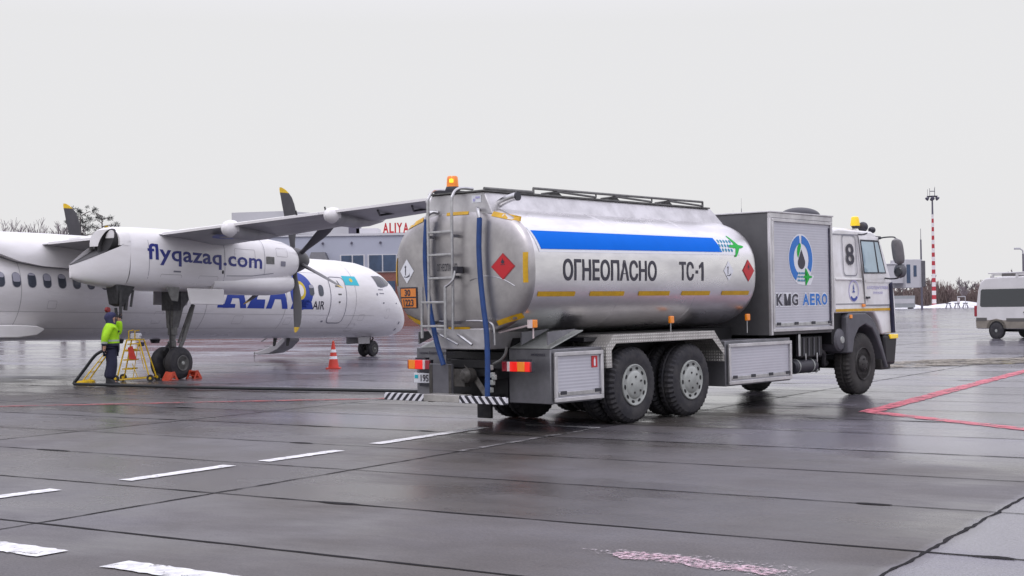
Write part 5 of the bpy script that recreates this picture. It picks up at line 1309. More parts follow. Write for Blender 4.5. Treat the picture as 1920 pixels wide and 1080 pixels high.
for cy in (-4.4, 4.4):
    side = -1 if cy < 0 else 1
    g = G(); rows = []
    for i, s in enumerate(NAC):
        e = .95 if i < 3 else .88 if i < 4 else .78 if i < 6 else .70
        rows.append(nsec(*s, cy, e))
    g.rings(rows, True, False)
    # aft hull below the exhaust runs out to a narrow upright edge
    ar = []
    for x, t, b_, hw in AFT:
        o = []
        for k in range(21):
            a = math.pi + math.pi * k / 20; o.append((x, cy + hw * math.copysign(abs(math.cos(a)) ** .6, math.cos(a)), t + (t - b_) * math.copysign(abs(math.sin(a)) ** .6, math.sin(a))))
        ar.append(o)
    g.rings(ar, False, True, closed=False)
    # shoulder around the exhaust, closing the upper half of the nacelle
    sh = []
    for x, k in ((-15.85, 1.0), (-15.98, .95), (-16.08, .84)):
        sh.append([(x, cy + .62 * k * math.copysign(abs(math.cos(a)) ** .72, math.cos(a)), 2.95 + .47 * k * math.sin(a) ** .72) for a in (math.pi * j / 24 for j in range(25))])
    g.rings(sh, False, False, closed=False); g.poly(sh[-1])
    nac = g.build('nacelle', 'plane_white', AP, smooth=50, xf=B)
    g = G(); rows = []
    for x, t, b_, hw in AFT:
        rows.append([(x, cy + hw * 1.01 * q, t + .012 - .08 * (q + 1) * min(1, hw * 1.6)) for q in (-1, -.6, -.2, .2, .6, 1)])
    g.rings(rows, False, False, closed=False); g.build('exhaust_trough', 'exhaust_soot', nac, xf=B)
    g = G()
    rim = [(-15.6, 1.0), (-16.22, 1.0), (-16.25, .97), (-16.22, .90), (-16.13, .88)]
    g.rings([[(x + (.16 * math.sin(a) * k if i else 0), cy + side * .22 + .24 * k * math.cos(a), 3.03 + .33 * k * math.sin(a)) for a in (2 * math.pi * j / 28 for j in range(28))] for i, (x, k) in enumerate(rim)], False, True)
    g.build('exhaust_pipe', 'exhaust_soot', nac, smooth=40, xf=B)
    # chin intake
    CH = [(-9.60, 2.44, 2.02, .34), (-9.64, 2.47, 1.97, .40), (-9.85, 2.50, 1.92, .46), (-10.4, 2.50, 1.88, .52), (-11.0, 2.48, 1.87, .57), (-12.0, 2.45, 1.87, .60), (-13, 2.4, 1.885, .60)]
    g = G(); g.rings([nsec(*s, cy, .8) for s in CH], False, True); ci = g.build('chin_intake', 'plane_white', nac, smooth=50, xf=B)
    g = G(); g.rings([nsec(-9.61, 2.43, 2.03, .33, cy, .8), nsec(-10.3, 2.38, 2.08, .28, cy, .8)], False, True); g.build('intake_duct', 'exhaust_soot', ci, xf=B)
    if side < 0:
        # flyqazaq.com: the line drops slightly towards the nose
        nf = nac_fn(cy, side)
        tl = lambda u, w_: nf(u, w_ - .022 * (u + 15.35))
        decal('lettering', text_geo('flyqazaq.com', -15.35, -11.22, 2.53, 3.04, bold=.020, cuts=.09, ucuts=.35, space=1.05), 'indigo', nac, tl, xf=B)
        P = lambda polys, nm, m_, cuts=.1: decal(nm, shape_geo(polys, cuts, .3), m_, nac, nac_fn(cy, side, .005), xf=B)
        P(strip([(-12.68, 3.40), (-12.68, 2.9), (-12.68, 2.15)], .014) + strip([(-11.1, 3.40), (-11.1, 2.4)], .012) + strip([(-15.3, 3.38), (-15.3, 2.0)], .012) + strip([(-12.6, 2.33), (-11.6, 2.36), (-10.7, 2.46)], .016), 'panel_seam', 'panel_line')
        q4 = [rrect(-12.3, -11.5, 2.72, 3.05, .04), rrect(-14.9, -14.2, 2.05, 2.3, .04), rrect(-13.6, -12.9, 2.05, 2.3, .04), rrect(-10.6, -10.1, 2.92, 3.15, .04)]
        P([s_ for q in q4 for s_ in strip(q + [q[0]], .010)], 'access_panel', 'plane_grey')
        P([rrect(-11.05, -10.70, 2.70, 2.90, .02)], 'cooling_louvre', 'gear_grey'); P([rrect(-10.42, -10.2, 2.66, 2.80, .02)], 'cowl_latch', 'panel_line'); P([rrect(-14.5, -14.25, 2.36, 2.40, .01)], 'access_latch', 'panel_line')
        P([ell(-12.75, 2.42, .04, .05, 10), ell(-11.7, 2.16, .04, .05, 10)], 'drain_port', 'gear_dark')
# propellers
PX, PZ = -9.20, 2.90
def prop(cy, phase):
    g = G(); g.revolve([(.0, .34), (.10, .355), (.28, .345), (.5, .27), (.68, .16), (.76, .06), (.775, .0)], (PX - .16, cy, PZ), 'X', 32)
    sp = g.build('propeller', 'blade_grey', AP, xf=B)
    prof = [(.30, .15, .12, 0), (.5, .19, .10, .0), (.75, .30, .07, -.01), (1.05, .43, .05, -.015), (1.35, .47, .038, .0), (1.60, .45, .030, .03), (1.78, .40, .024, .06), (1.90, .32, .018, .10), (2.0, .20, .012, .145), (2.05, .08, .008, .18)]
    for k in range(6):
        a = phase + k * math.pi / 3; rad = Vector((0, math.sin(a), math.cos(a))); tan = Vector((0, math.cos(a), -math.sin(a))); ax = Vector((1, 0, 0))
        def sec(r, c, th, sw):
            tw = R(86 - 4 * r); u = ax * math.sin(tw) - tan * math.cos(tw); n_ = u.cross(rad); ctr = Vector((PX + .02, cy, PZ)) + rad * r - u * sw * 1.4
            return [ctr + u * c / 2 * math.cos(q) + n_ * th / 2 * math.sin(q) for q in (2 * math.pi * j / 14 for j in range(14))]
        g = G(); g.rings([sec(*p) for p in prof[:-1]]); b_ = g.build('blade', 'blade_grey', sp, smooth=60, xf=B)
        g = G(); g.rings([sec(p[0], p[1] * 1.02, p[2] * 1.1, p[3]) for p in prof[-3:]]); g.build('blade_tip', 'yellow_paint', b_, smooth=60, xf=B)
prop(-4.4, R(5)); prop(4.4, R(6))

# landing gear
def revw(cx, cy, r, wd, name, parent, hub_r, front=False):
    c = (cx, cy, r); h = wd / 2
    g = G(); g.revolve([(-h + .01, hub_r), (-h, hub_r * 1.15), (-h + .005, r * .72), (-h * .72, r * .94), (-h * .35, r), (h * .35, r), (h * .72, r * .94), (h - .005, r * .72), (h, hub_r * 1.15), (h - .01, hub_r)], c, 'Y', 40)
    wh = g.build(name, 'rubber', parent)
    g = G(); g.revolve([(-h + .012, hub_r), (-h - .002, hub_r * .94), (-h + .03, hub_r * .8), (-h + .05, hub_r * .45), (-h + .01, hub_r * .38), (-h - .01, hub_r * .2), (-h - .012, 0)], c, 'Y', 28); g.revolve([(h - .012, hub_r), (h + .002, hub_r * .94), (h - .04, hub_r * .7), (h - .04, 0)], c, 'Y', 24)
    hb = g.build('hub', 'gear_dark', wh)
    g = G(); g.revolve([(-h - .006, hub_r * .98), (-h - .012, hub_r * .93), (-h - .006, hub_r * .86)], c, 'Y', 28); g.build('hub_ring', 'gear_grey', wh)
    g = G(); g.revolve([(-h - .022, 0), (-h - .02, hub_r * .2), (-h - .005, hub_r * .24)], c, 'Y', 14); g.build('hub_cap', 'hub_grey', wh)
for cy in (-4.4, 4.4):
    gx = -13.94; side = -1 if cy < 0 else 1
    mg_ = None
    g = G()
    g.rings([[(gx + .36 - dx0 + wx * math.cos(a), cy + wy * math.sin(a), z) for a in (math.pi / 4 + 2 * math.pi * k / 4 for k in range(4))] for z, wx, wy, dx0 in ((2.35, .46, .30, .16), (1.98, .38, .26, .18), (1.78, .25, .20, .24), (1.30, .16, .15, .31), (1.28, .14, .13, .31))])
    g.cyl((gx + .05, cy, 1.30), (gx + .02, cy, .40), .085, .075, 14); g.cyl((gx + .05, cy, 1.32), (gx + .05, cy, 1.10), .12, n=14); g.cyl((gx + .02, cy, .95), (gx + .02, cy, .80), .11, n=14)
    mg_ = g.build('main_gear', 'gear_grey', AP, .012)
    g = G(); g.cyl((gx, cy - .36, .408), (gx, cy + .36, .408), .075, n=12); g.box(gx - .12, gx + .12, cy - .1, cy + .1, .33, .56); g.build('axle', 'gear_dark', mg_, .01)
    g = G(); g.tube([(gx + .78, cy - side * .0, 1.86), (gx + .62, cy, 1.45), (gx + .42, cy, .98), (gx + .12, cy, .48)], [.055, .06, .055, .05], 10); g.tube([(gx + .72, cy + .02, 1.80), (gx + .30, cy + .06, .90)], .028, 8); g.build('drag_brace', 'gear_grey', mg_)
    g = G(); g.tube(smooth_path([(gx - .10, cy - .1, 1.9), (gx - .16, cy - .12, 1.5), (gx - .12, cy - .1, 1.1), (gx - .1, cy - .08, .6)]), .018, 6); g.tube([(gx - .05, cy, .92), (gx - .28, cy, .72), (gx - .06, cy, .52)], .03, 6); g.box(gx - .12, gx + .15, cy - .2, cy + .2, 1.72, 2.22); g.build('gear_linkage', 'gear_dark', mg_)
    revw(gx, cy - .245, .405, .30, 'wheel', mg_, .20); revw(gx, cy + .245, .405, .30, 'wheel', mg_, .20)
    for s2 in (-1, 1):                                             # forward gear doors hang open beside the leg
        g = G(); y = cy + s2 * .64; g.hexa([(gx + .02, y - .02, 1.58), (gx + 1.20, y - .02, 1.58), (gx + 1.20, y + .02, 1.58), (gx + .02, y + .02, 1.58), (gx - .02, y - s2 * .06 - .02, 1.98), (gx + 1.30, y - s2 * .06 - .02, 1.99), (gx + 1.30, y - s2 * .06 + .02, 1.99), (gx - .02, y - s2 * .06 + .02, 1.98)])
        g.build('gear_door', 'plane_grey' if s2 > 0 else 'plane_white', mg_, .02, xf=B)
        if s2 != side: continue
        g = G(); g.hexa([(gx - .62, y - .01, 1.66), (gx - .40, y - .01, 1.64), (gx - .40, y + .01, 1.64), (gx - .62, y + .01, 1.66), (gx - .76, y - s2 * .04 - .01, 2.0), (gx - .30, y - s2 * .04 - .01, 2.0), (gx - .30, y - s2 * .04 + .01, 2.0), (gx - .76, y - s2 * .04 + .01, 2.0)]); g.build('gear_door', 'gear_grey', mg_, .01, xf=B)
g = G(); g.cyl((0, 0, .30), (.06, 0, .85), .06, n=12); g.cyl((0, 0, .55), (.05, 0, .95), .10, n=12); g.tube([(.10, 0, .46), (.30, 0, .62), (.14, 0, .80)], .03, 6); g.tube([(-.5, 0, .78), (-.05, 0, .52)], .04, 8); g.cyl((0, -.26, .28), (0, .26, .28), .05, n=10)
ng = g.build('nose_gear', 'gear_dark', AP, xf=None)
for y in (-.19, .19): revw(0, y, .28, .19, 'wheel', ng, .15)
for y in (-.26, .26):
    g = G(); g.box(-.9, -.25, y - .012, y + .012, .46, .70); g.build('gear_door', 'plane_grey', ng, .01)
# airstair lowered on the far side
g = G(); prof = [(.0, .78), (.35, .58), (.75, .40), (1.20, .27), (1.42, .25), (1.42, .20), (1.15, .16), (.70, .20), (.3, .36), (-.02, .62)]
g.prism([(1.28 + a, b_) for a, b_ in prof], 'X', -3.0, -2.23); st = g.build('airstair_door', 'plane_grey', AP, .02)
g = G(); [g.box(-2.95, -2.28, 1.45 + k * .28, 1.66 + k * .28, .66 - k * .11, .68 - k * .11) for k in range(4)]; g.build('step', 'gear_grey', st)
g = G(); g.tube([(-3.0, 1.25, 1.1), (-3.0, 2.3, .62)], .02, 6); g.tube([(-3.0, 2.62, .25), (-3.0, 2.64, -.0 + .02)], .012, 5); g.build('handrail', 'gear_grey', st)
# belly aerials and lamps
g = G()
for x in (-5.0, -4.35):
    g = G(); g.hexa([(x - .05, -.01, .42), (x + .05, -.01, .42), (x + .05, .01, .42), (x - .05, .01, .42), (x - .02, -.01, .70), (x + .16, -.01, .70), (x + .16, .01, .70), (x - .02, .01, .70)]); g.build('belly_aerial', 'gear_dark', AP, xf=B)
g = G(); g.hexa([(-17.2, -.3, .66), (-16.2, -.3, .66), (-16.2, .3, .66), (-17.2, .3, .66), (-17.0, -.25, .82), (-16.4, -.25, .82), (-16.4, .25, .82), (-17.0, .25, .82)])
g.build('belly_panel', 'gear_dark', AP, xf=B)
for x in (-11.6, -10.2):
    g = G(); g.revolve([(.56, .0), (.57, .12), (.68, .16)], (x, 0, 0), 'Z', 12); g.build('belly_lamp', 'gear_dark', AP, xf=B)
# main deck cargo door sill step and low fairing aft of the wheel
g = G(); rows = []
for x, t, b_, hw in ((-15.2, 1.0, .95, 1.20), (-15.6, 1.06, .82, 1.40), (-16.2, 1.08, .76, 1.44), (-20, 1.08, .76, 1.44), (-21, 1.06, .9, 1.2)): rows.append([(x, -hw, b_), (x, -hw, t), (x, hw, t), (x, hw, b_)])
g.rings(rows); g.build('belly_fairing', 'plane_white', AP, .04, xf=B)
# refuelling point under the aft nacelle, panel open
g = G(); RPX = .42; g.hexa([(-16.45, -4.75, 1.55), (-16.25, -4.75, 1.50), (-16.25, -4.45, 1.50), (-16.45, -4.45, 1.55), (-16.5, -4.8, 2.02), (-15.9, -4.8, 2.02), (-15.9, -4.4, 2.02), (-16.5, -4.4, 2.02)]); rpx = lambda p: B((p[0] + RPX, p[1], p[2])); rp = g.build('refuelling_panel', 'gear_dark', AP, .02, xf=rpx)
g = G(); g.tube([(-16.38, -4.78, 1.9), (-16.40, -4.80, 1.2)], .035, 8); g.tube([(-16.1, -4.7, 1.8), (-16.18, -4.72, 1.42)], .05, 8); g.tube([(-15.95, -4.75, 1.9), (-16.03, -4.75, 1.5)], .03, 6); g.build('coupling', 'gear_dark', rp, xf=rpx)
g = G(); g.revolve([(-.04, .0), (-.035, .06), (.035, .065), (.045, .0)], (-16.78, -4.78, 1.42), 'Y', 14); g.build('coupling_cap', 'coupling_red', rp, xf=rpx)
# fin and tailplane (outside the frame, so the aircraft is whole)
g = G(); g.rings([[(x0 - c * f, th * w2, z) for f, w2 in ((0, 0), (.15, 1), (.45, 1.1), (1, 0), (.45, -1.1), (.15, -1))] for x0, c, th, z in ((-22.5, 6.6, .30, 3.0), (-25.4, 4.6, .22, 4.8), (-27.0, 3.6, .16, 7.6))]); fin = g.build('fin', 'plane_white', AP, smooth=50, xf=B)
g = G(); g.rings([[(x0 - c * f, y, 7.65 + th * w2) for f, w2 in ((0, 0), (.15, 1), (.45, 1.1), (1, 0), (.45, -1.1), (.15, -1))] for y, x0, c, th in ((-4.6, -27.9, 1.6, .08), (0, -27.2, 2.5, .13), (4.6, -27.9, 1.6, .08))]); g.build('tailplane', 'plane_white', AP, smooth=50, xf=B)

# ------------------------------------------------------------------ things on the apron by the airliner
def skin_mesh(name, joints, edges, m, parent, sub=2):
    """one continuous limb-like surface: joints {key: (x, y, z, rx, ry)}"""
    keys = list(joints); me = bpy.data.meshes.new(name)
    me.from_pydata([joints[k][:3] for k in keys], [(keys.index(a), keys.index(b_)) for a, b_ in edges], [])
    o = bpy.data.objects.new(name, me); COL.objects.link(o)
    o.modifiers.new('skin', 'SKIN'); me.skin_vertices.new() if not me.skin_vertices else None
    lay = me.skin_vertices[0].data
    for i, k in enumerate(keys):
        j = joints[k]; lay[i].radius = (j[3], j[4] if len(j) > 4 else j[3])
    lay[0].use_root = True
    sm_ = o.modifiers.new('sub', 'SUBSURF'); sm_.levels = sub; sm_.render_levels = sub
    bpy.context.view_layer.update()
    me2 = bpy.data.meshes.new_from_object(o.evaluated_get(bpy.context.evaluated_depsgraph_get()))
    bpy.data.objects.remove(o)
    me2.name = name; me2.materials.clear(); me2.materials.append(MATS[m])
    me2.polygons.foreach_set('use_smooth', [True] * len(me2.polygons))
    o = bpy.data.objects.new(name, me2); COL.objects.link(o); o.parent = parent
    return o

pe = empty('person', (-9.42, 32.5, 0), R(14)); pe.scale = (1.13, 1.13, .975)
tag(pe, 'worker in lime hi-vis jacket, navy trousers and hood holding a black hose', 'person')
J = dict(pelvis=(0, 0, .93, .135, .15), waist=(-.01, 0, 1.08, .12, .145), chest=(0, 0, 1.28, .125, .17), base=(.0, 0, 1.43, .075, .09), neck=(.02, 0, 1.50, .055, .055), head=(.035, 0, 1.60, .088, .078), crown=(.03, 0, 1.675, .07, .065),
         shR=(-.01, -.19, 1.40, .062), elR=(-.10, -.27, 1.13, .048), wrR=(-.12, -.25, .90, .033), hdR=(-.125, -.245, .845, .036, .024),
         shL=(.0, .19, 1.40, .062), elL=(.17, .23, 1.22, .048), wrL=(.165, .19, 1.58, .033), hdL=(.17, .18, 1.64, .036, .024),
         hipR=(0, -.10, .87, .105), knR=(.025, -.11, .48, .068), anR=(-.02, -.12, .10, .045), toR=(.13, -.13, .045, .038),
         hipL=(0, .10, .87, .105), knL=(.02, .11, .48, .068), anL=(-.05, .12, .10, .045), toL=(.09, .14, .045, .038))
ED = [('pelvis', 'waist'), ('waist', 'chest'), ('chest', 'base'), ('base', 'neck'), ('neck', 'head'), ('head', 'crown'), ('base', 'shR'), ('shR', 'elR'), ('elR', 'wrR'), ('wrR', 'hdR'), ('base', 'shL'), ('shL', 'elL'), ('elL', 'wrL'), ('wrL', 'hdL'),
      ('pelvis', 'hipR'), ('hipR', 'knR'), ('knR', 'anR'), ('anR', 'toR'), ('pelvis', 'hipL'), ('hipL', 'knL'), ('knL', 'anL'), ('anL', 'toL')]
# fingers: short chains rooted in the palms, curled
for s_, hx, hy, hz, dz in (('R', -.125, -.245, .845, -1), ('L', .17, .18, 1.64, 1)):
    for f, (oy, l) in enumerate(((-.027, .065), (-.009, .075), (.009, .070), (.026, .055))):
        a, b_, c = 'f%s%da' % (s_, f), 'f%s%db' % (s_, f), 'f%s%dc' % (s_, f)
        J[a] = (hx + .004, hy + oy, hz + dz * .04, .0095); J[b_] = (hx + .016, hy + oy, hz + dz * (.04 + l * .55), .0085); J[c] = (hx + .040, hy + oy, hz + dz * (.04 + l * .75), .0075)
        ED += [('hd' + s_, a), (a, b_), (b_, c)]
    J['t%sa' % s_] = (hx + .035, hy + .018, hz + dz * .01, .0105); J['t%sb' % s_] = (hx + .055, hy + .022, hz + dz * .045, .009); ED += [('hd' + s_, 't%sa' % s_), ('t%sa' % s_, 't%sb' % s_)]
body = skin_mesh('body', J, ED, 'skin', pe)
# face: nose, brow, eyes, mouth, ears
g = G(); g.rings([[(.115 + dx + r_ * .3 * math.cos(a), .5 * r_ * math.sin(a), z) for a in (k * math.pi / 4 for k in range(8))] for z, dx, r_ in ((1.625, -.004, .012), (1.60, .012, .022), (1.582, .018, .026), (1.572, .004, .016))]); g.build('nose', 'skin', pe, smooth=80)
g = G(); [g.revolve([(-.006, .0), (.0, .009), (.006, .0)], (.112, y, 1.618), 'X', 8) for y in (-.032, .032)]; g.build('eyes', 'navy_cloth', pe)
g = G(); g.box(.108, .116, -.024, .024, 1.545, 1.553); g.build('mouth', 'red_decal_rim', pe, .003)
# jacket: torso and sleeves, one garment
JJ = dict(skirt=(.0, 0, .66, .19, .205), hem=(0, 0, .93, .198, .215), waist=(-.01, 0, 1.08, .20, .215), chest=(.0, 0, 1.28, .195, .23), base=(.0, 0, 1.42, .11, .14), col=(.015, 0, 1.485, .085, .085),
          shR=(-.01, -.19, 1.385, .095), elR=(-.105, -.275, 1.13, .078), cuR=(-.122, -.252, .935, .058), shL=(.0, .19, 1.385, .095), elL=(.17, .235, 1.215, .082), cuL=(.165, .195, 1.55, .064))
jk = skin_mesh('jacket', JJ, [('skirt', 'hem'), ('hem', 'waist'), ('waist', 'chest'), ('chest', 'base'), ('base', 'col'), ('base', 'shR'), ('shR', 'elR'), ('elR', 'cuR'), ('base', 'shL'), ('shL', 'elL'), ('elL', 'cuL')], 'hi_vis', pe)
jk.data.materials.append(MATS['reflective']); jk.data.materials.append(MATS['navy_cloth'])
for p_ in jk.data.polygons:
    c = p_.center
    if (c.y > -.235 and 1.045 < c.z < 1.105 and c.y < .235) : p_.material_index = 1
    elif c.z < 1.005 and c.y < .23: p_.material_index = 2
    elif c.y < -.235 and .99 < c.z < 1.04: p_.material_index = 1
tr = skin_mesh('trousers', dict(p=(0, 0, .93, .155, .175), hR=(0, -.10, .84, .13), kR=(.03, -.11, .48, .118), aR=(-.01, -.12, .13, .105), hL=(0, .10, .84, .13), kL=(.015, .11, .48, .118), aL=(-.075, .12, .13, .105)),
               [('p', 'hR'), ('hR', 'kR'), ('kR', 'aR'), ('p', 'hL'), ('hL', 'kL'), ('kL', 'aL')], 'navy_cloth', pe)
g = G(); rs_ = []
for z, rx, ry, ox in ((1.46, .10, .11, .0), (1.52, .105, .10, .0), (1.60, .122, .105, -.015), (1.67, .120, .105, -.01), (1.73, .085, .08, .0), (1.755, .03, .03, .0)):
    rs_.append([(ox + rx * math.cos(a) * (1 if math.cos(a) < .55 or z > 1.65 or z < 1.5 else .60) + .01, ry * math.sin(a), z) for a in (2 * math.pi * k / 22 for k in range(22))])
g.rings(rs_); g.build('hood', 'navy_hood', pe, smooth=80)
for sx, y in ((.0, -.12), (-.03, .12)):
    g = G(); g.rings([[(sx + ox + rx * math.cos(a), y * 1.03 + ry * math.sin(a), z) for a in (2 * math.pi * k / 14 for k in range(14))] for z, rx, ry, ox in ((0, .13, .05, .045), (.05, .135, .055, .045), (.09, .09, .055, .01), (.17, .065, .058, -.02))]); g.build('boot', 'boot', pe, smooth=70)
for s_, hx, hy, hz, dz in (('R', -.125, -.245, .845, -1), ('L', .17, .18, 1.64, 1)):
    GJ = {'w': (hx + .003, hy, hz - dz * .05, .036, .034), 'p': (hx, hy, hz, .042, .028), 'k': (hx + .003, hy, hz + dz * .035, .04, .022)}
    GE = [('w', 'p'), ('p', 'k')]
    for f, (oy, l) in enumerate(((-.03, .065), (-.010, .075), (.010, .070), (.029, .055))):
        a, b_, c = 'a%d' % f, 'b%d' % f, 'c%d' % f
        GJ[a] = (hx + .006, hy + oy, hz + dz * .05, .0125); GJ[b_] = (hx + .02, hy + oy, hz + dz * (.05 + l * .55), .0115); GJ[c] = (hx + .045, hy + oy, hz + dz * (.05 + l * .7), .0105)
        GE += [('k', a), (a, b_), (b_, c)]
    GJ['t'] = (hx + .038, hy + .02, hz + dz * .01, .0135); GJ['u'] = (hx + .062, hy + .024, hz + dz * .045, .012); GE += [('p', 't'), ('t', 'u')]
    skin_mesh('glove', GJ, GE, 'glove', pe, 1)
g = G(); g.box(.155, .185, -.16, -.09, 1.26, 1.31); g.build('chest_badge', 'navy_cloth', pe, .01)

# black hose: across the apron, up through the worker's hand to the nacelle
pth = [(-1.3, 27.1, .05), (-2.6, 27.9, .045), (-4.5, 28.9, .045), (-6.5, 29.95, .045), (-8.4, 31.1, .045), (-9.4, 31.75, .045), (-10.0, 32.15, .045), (-10.22, 32.28, .055), (-10.15, 32.3, .16), (-9.95, 32.3, .42), (-9.72, 32.27, .70), (-9.56, 32.24, .90), (-9.46, 32.40, 1.06), (-9.38, 32.85, 1.25), (-9.42, 33.0, 1.55), (-9.45, 33.05, 1.80)]
pth[11:12] = [(-9.50, 32.24, .84), (-9.46, 32.26, .95)]
g = G(); g.tube(smooth_path([(.35, 24.3, .9), (.2, 24.8, .5), (-.2, 25.9, .05)] + pth, 8), .036, 10)
hs = tag(g.build('fuel_hose', 'hose_black', None, smooth=80), 'long black fuelling hose on the apron, running from tanker to worker', 'hose')

# yellow step stand on castors beside the worker
sd2 = empty('step_stand', (-9.25, 34.0, 0))
tag(sd2, 'yellow tubular stand on small wheels between worker and main wheel', 'stand')
def S(px, py, dy): return ((px - 960) / 2600 * (34 + dy) + 9.25, dy, max(.03, 1.72 + (584 - py) / 2600 * (34 + dy)))
gy = G()
top = [(-.15, -.22, 1.02), (.15, -.22, 1.02), (.15, .22, 1.02), (-.15, .22, 1.02)]
gy.tube(top + [top[0]], .018, 6)
feet = [(-.38, -.32, .05), (.42, -.32, .10), (.42, .32, .10), (-.38, .32, .05)]
for a, b_ in zip(top, feet): gy.tube([a, b_], .019, 6)
gy.tube([feet[0], feet[1]], .018, 6); gy.tube([feet[1], feet[2]], .018, 6); gy.tube([feet[2], feet[3]], .018, 6); gy.tube([feet[0], feet[3]], .018, 6)
gy.tube([(.02, -.32, .08), (.13, -.24, .95)], .010, 5); gy.tube([(.13, -.24, .95), (.30, -.32, .30)], .010, 5); gy.tube([(.0, -.3, .45), (.14, -.32, .1)], .010, 5)
gy.tube([(-.10, -.22, 1.02), (-.10, -.22, 1.24), (.02, -.22, 1.26)], .016, 6); gy.tube([(.05, -.22, 1.02), (.05, -.22, 1.24), (.16, -.22, 1.25)], .016, 6)
gy.tube([(-.13, -.22, .92), (.17, -.22, .93)], .018, 6); gy.tube([(-.18, -.24, .78), (.12, -.24, .80)], .016, 6)
for k in range(3): gy.box(-.26 + k * .03, -.02 + k * .03, -.26, .26, .30 + k * .22, .33 + k * .22)
gy.build('frame', 'yellow_paint', sd2)
g = G(); g.box(-.09, .12, -.12, .10, 1.04, 1.18); g.cyl((.0, 0, 1.1), (.16, -.02, 1.14), .05, .035, 10); g.build('nozzle_head', 'white_decal', sd2, .02)
g = G(); g.hexa([(-.06, -.36, .56), (.12, -.36, .54), (.12, -.33, .54), (-.06, -.33, .56), (-.09, -.36, .84), (.02, -.36, .88), (.02, -.33, .88), (-.09, -.33, .84)]); g.build('warning_flag', 'cone_red', sd2)
g = G(); g.box(.10, .22, -.2, .0, .86, .96); g.build('toolbox', 'navy_hood', sd2, .01)
for x, y in ((.44, -.33), (.44, .33), (-.40, -.33), (-.40, .33)):
    g = G(); g.revolve([(-.02, .05), (-.025, .08), (-.015, .088), (.015, .088), (.025, .08), (.02, .05)], (x, y, .089), 'Y', 18); wv_ = g.build('castor', 'hub_dark', sd2); g = G(); g.revolve([(-.028, 0), (-.028, .035), (.028, .035), (.028, 0)], (x, y, .089), 'Y', 10); g.build('castor_hub', 'yellow_paint', wv_)
# second small folding trestle lying left behind the worker
t2 = empty('hose_trestle', (-10.15, 33.6, 0)); tag(t2, 'low yellow hose trestle with flat feet left of the worker', 'trestle')
g = G(); g.tube([(-.22, -.2, .05), (.30, -.1, .72), (.36, .25, .05)], .018, 6); g.tube([(-.22, .3, .05), (.30, .2, .72)], .018, 6); g.tube([(.30, -.14, .72), (.30, .24, .72)], .022, 6); g.tube([(-.08, -.17, .26), (-.08, .27, .26)], .014, 6); g.tube([(.12, -.13, .5), (.12, .23, .5)], .014, 6); g.build('frame', 'yellow_paint', t2)
g = G()
for x, y in ((-.22, -.2), (-.22, .3)): g.revolve([(.0, .16), (.04, .15), (.065, .09), (.07, .0)], (x, y, 0), 'Z', 14)
g.build('foot', 'yellow_paint', t2)

# wheel chocks
def chock(loc, rz, label):
    t = empty('wheel_chock', loc, rz); t.scale = (.74, .74, .80); g = G()
    for y in (-.16, .16): g.tube([(-.20, y, .02), (-.02, y, .26), (.05, y, .26), (.22, y, .02), (-.20, y, .02)], .02, 6)
    for y in (-.16, .16): g.prism([(-.20, .0), (-.03, .25), (.05, .25), (.21, .0), (.13, .0), (.02, .17), (-.10, .0)], 'Y', y - .012, y + .012)
    g.build('side_plate', 'chock_red', t)
    g = G(); g.hexa([(-.20, -.16, .0), (-.17, -.16, .0), (-.17, .16, .0), (-.20, .16, .0), (-.04, -.16, .26), (-.01, -.16, .26), (-.01, .16, .26), (-.04, .16, .26)]); g.box(.0, .04, -.16, .16, .22, .26); g.tube([(.0, -.19, .10), (.0, .19, .10)], .02, 6); g.build('face', 'chock_red', t)
    return tag(t, label, 'chock', 'wheel chocks at the main gear')
CA = R(90 - 31.257)
chock((-8.46, 34.20, 0), CA, 'red wheel chock behind the near main wheel, left of it')
chock((-8.02, 34.86, 0), CA + math.pi, 'red wheel chock in front of the near main wheel, right of it')
# cone
cn = empty('traffic_cone', (-5.10, 39.4, 0)); tag(cn, 'orange-red traffic cone with white bands in front of the airliner nose', 'traffic cone')
g = G(); g.box(-.20, .20, -.20, .20, 0, .04); g.revolve([(.04, .155), (.28, .115)], (0, 0, 0), 'Z', 24); cb = g.build('cone_body', 'cone_red', cn, .008)
for z0, z1, r0, r1, m_ in ((.28, .36, .115, .102, 'white_decal'), (.36, .47, .102, .082, 'cone_red'), (.47, .55, .082, .069, 'white_decal'), (.55, .74, .069, .036, 'cone_red')):
    g = G(); g.revolve([(z0, r0), (z1, r1)], (0, 0, 0), 'Z', 24); g.build('reflective_band' if m_ == 'white_decal' else 'cone_band', m_, cn)
g = G(); g.revolve([(.74, .036), (.78, .034), (.80, .0)], (0, 0, 0), 'Z', 16); g.build('cone_tip', 'chock_red', cn)

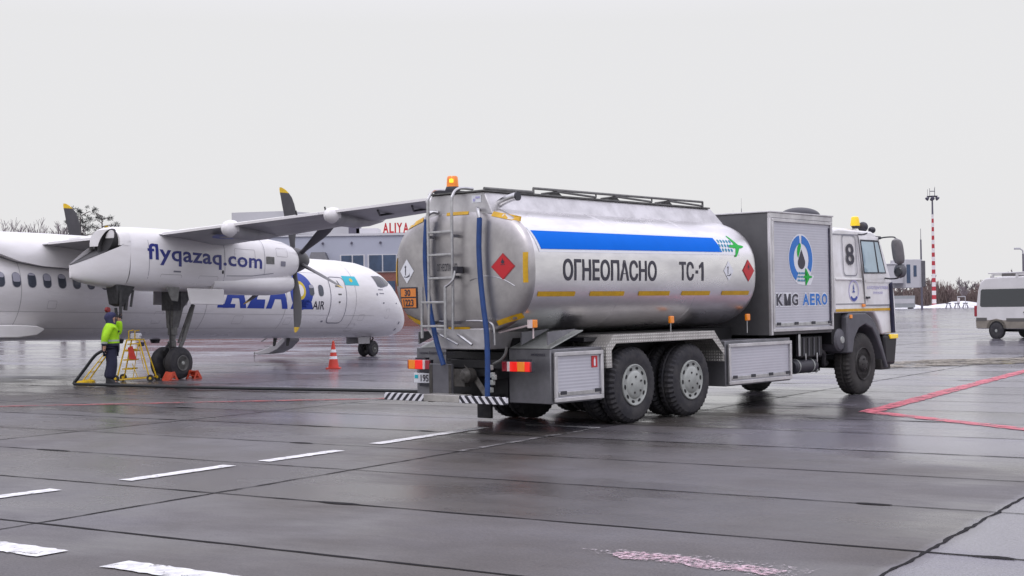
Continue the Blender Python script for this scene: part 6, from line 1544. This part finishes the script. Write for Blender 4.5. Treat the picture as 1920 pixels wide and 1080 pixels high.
# minibus at the right edge
vn = empty('minibus', (21.42, 59.5, 0), R(90 - 149)); tag(vn, 'silver-beige high-roof minibus with dark windows cut by the right edge', 'minibus')
HW = .98; g = G()
vp_ = [(-1.08, .42), (-1.12, .75), (-1.10, 1.30), (-1.02, 2.10), (-.93, 2.45), (-.70, 2.60), (.2, 2.66), (3.4, 2.62), (3.95, 2.45), (4.55, 1.55), (5.25, 1.28), (5.45, .95), (5.45, .42)]
def van_xf(p): x, y, z = p; k = 1 - max(0, z - 1.25) * .085 - max(0, z - 2.4) * .5; return (x, y * k, z)
NB = 20
rows = [[(x, y, z) for x, z in vp_] for y in [-HW, -HW * .97, HW * .97, HW]]
g.prism(vp_, 'Y', -HW, HW); vb = g.build('body', 'van_paint', vn, .07, xf=van_xf, seg=4)
def vside(off): return lambda u, w_: van_xf((u, -HW - off, w_))
decal('dirty_sill', shape_geo([[(-1.06, .45), (-.52, .45), (-.46, .66), (-.3, .80), (0, .86), (.3, .80), (.46, .66), (.52, .45), (3.8, .45), (3.8, .78), (-1.09, .80)]]), 'van_dirty', vb, vside(.005))
decal('rub_strip', shape_geo([rect(-1.06, -.50, .76, .90), rect(.52, 3.7, .74, .88)]), 'van_trim', vb, vside(.012))
decal('window', shape_geo([rrect(-.86, 1.62, 1.36, 2.12, .10)], .15), 'glass_dark', vb, vside(.006))
decal('door_window', shape_geo([rrect(1.86, 3.1, 1.34, 2.12, .10)], .15), 'glass_dark', vb, vside(.006)); decal('cab_window', shape_geo([[(3.3, 1.34), (4.35, 1.34), (3.95, 2.05), (3.3, 2.12)]], .15), 'glass_dark', vb, vside(.006))
decal('door_seam', shape_geo(strip([(1.74, 2.35), (1.74, .6)], .02) + strip([(3.2, 2.35), (3.2, .5)], .02), .15), 'van_trim', vb, vside(.006))
g = G(); g.box(1.40, 1.62, -HW - .03, -HW - .004, 1.10, 1.15); g.box(1.85, 2.07, -HW - .03, -HW - .004, 1.08, 1.13); g.build('door_handle', 'plastic_dark', vb, .008)
g = G(); g.box(-1.17, -1.02, -HW - .008, -HW + .10, .95, 1.42); g.build('tail_light', 'lens_red_unlit', vb, .02)
g = G(); g.box(-1.10, -.95, .2, .9, 1.36, 2.1); g.build('rear_window', 'glass_dark', vb, .02)
g = G()
for x in (-.35, .9, 2.2): g.box(x - .05, x + .05, -.75, .75, 2.70, 2.76); g.box(x - .05, x + .05, -.76, -.70, 2.58, 2.7)
g.tube([(-.6, -.72, 2.80), (3.0, -.72, 2.80)], .03, 6); g.build('roof_rack', 'van_paint', vb)
g = G(); g.box(-.25, .5, -.3, .3, 2.66, 2.80); g.build('roof_vent', 'van_trim', vb, .03)
for x in (0, 3.66):
    for s_ in (-1, 1):
        c = (x, s_ * (HW - .08), .345); g = G(); g.revolve([(-.11, .20), (-.115, .27), (-.09, .335), (-.05, .345), (.05, .345), (.09, .335), (.115, .27), (.11, .20)], c, 'Y', 32); wl_ = g.build('wheel', 'rubber', vn)
        g = G(); g.revolve([(s_ * .108, .205), (s_ * .10, .17), (s_ * .08, .09), (s_ * .115, .06), (s_ * .118, 0)], c, 'Y', 20); g.build('rim', 'hub_grey', wl_)
        g = G(); g.revolve([(-.01, .40), (.01, .40)], (x, s_ * (HW - .002), .36), 'Y', 24); g.build('wheel_arch', 'chassis_black', vb)
g = G(); g.box(-.2, 3.8, -.60, .60, .30, .45); g.build('underbody', 'chassis_black', vb)
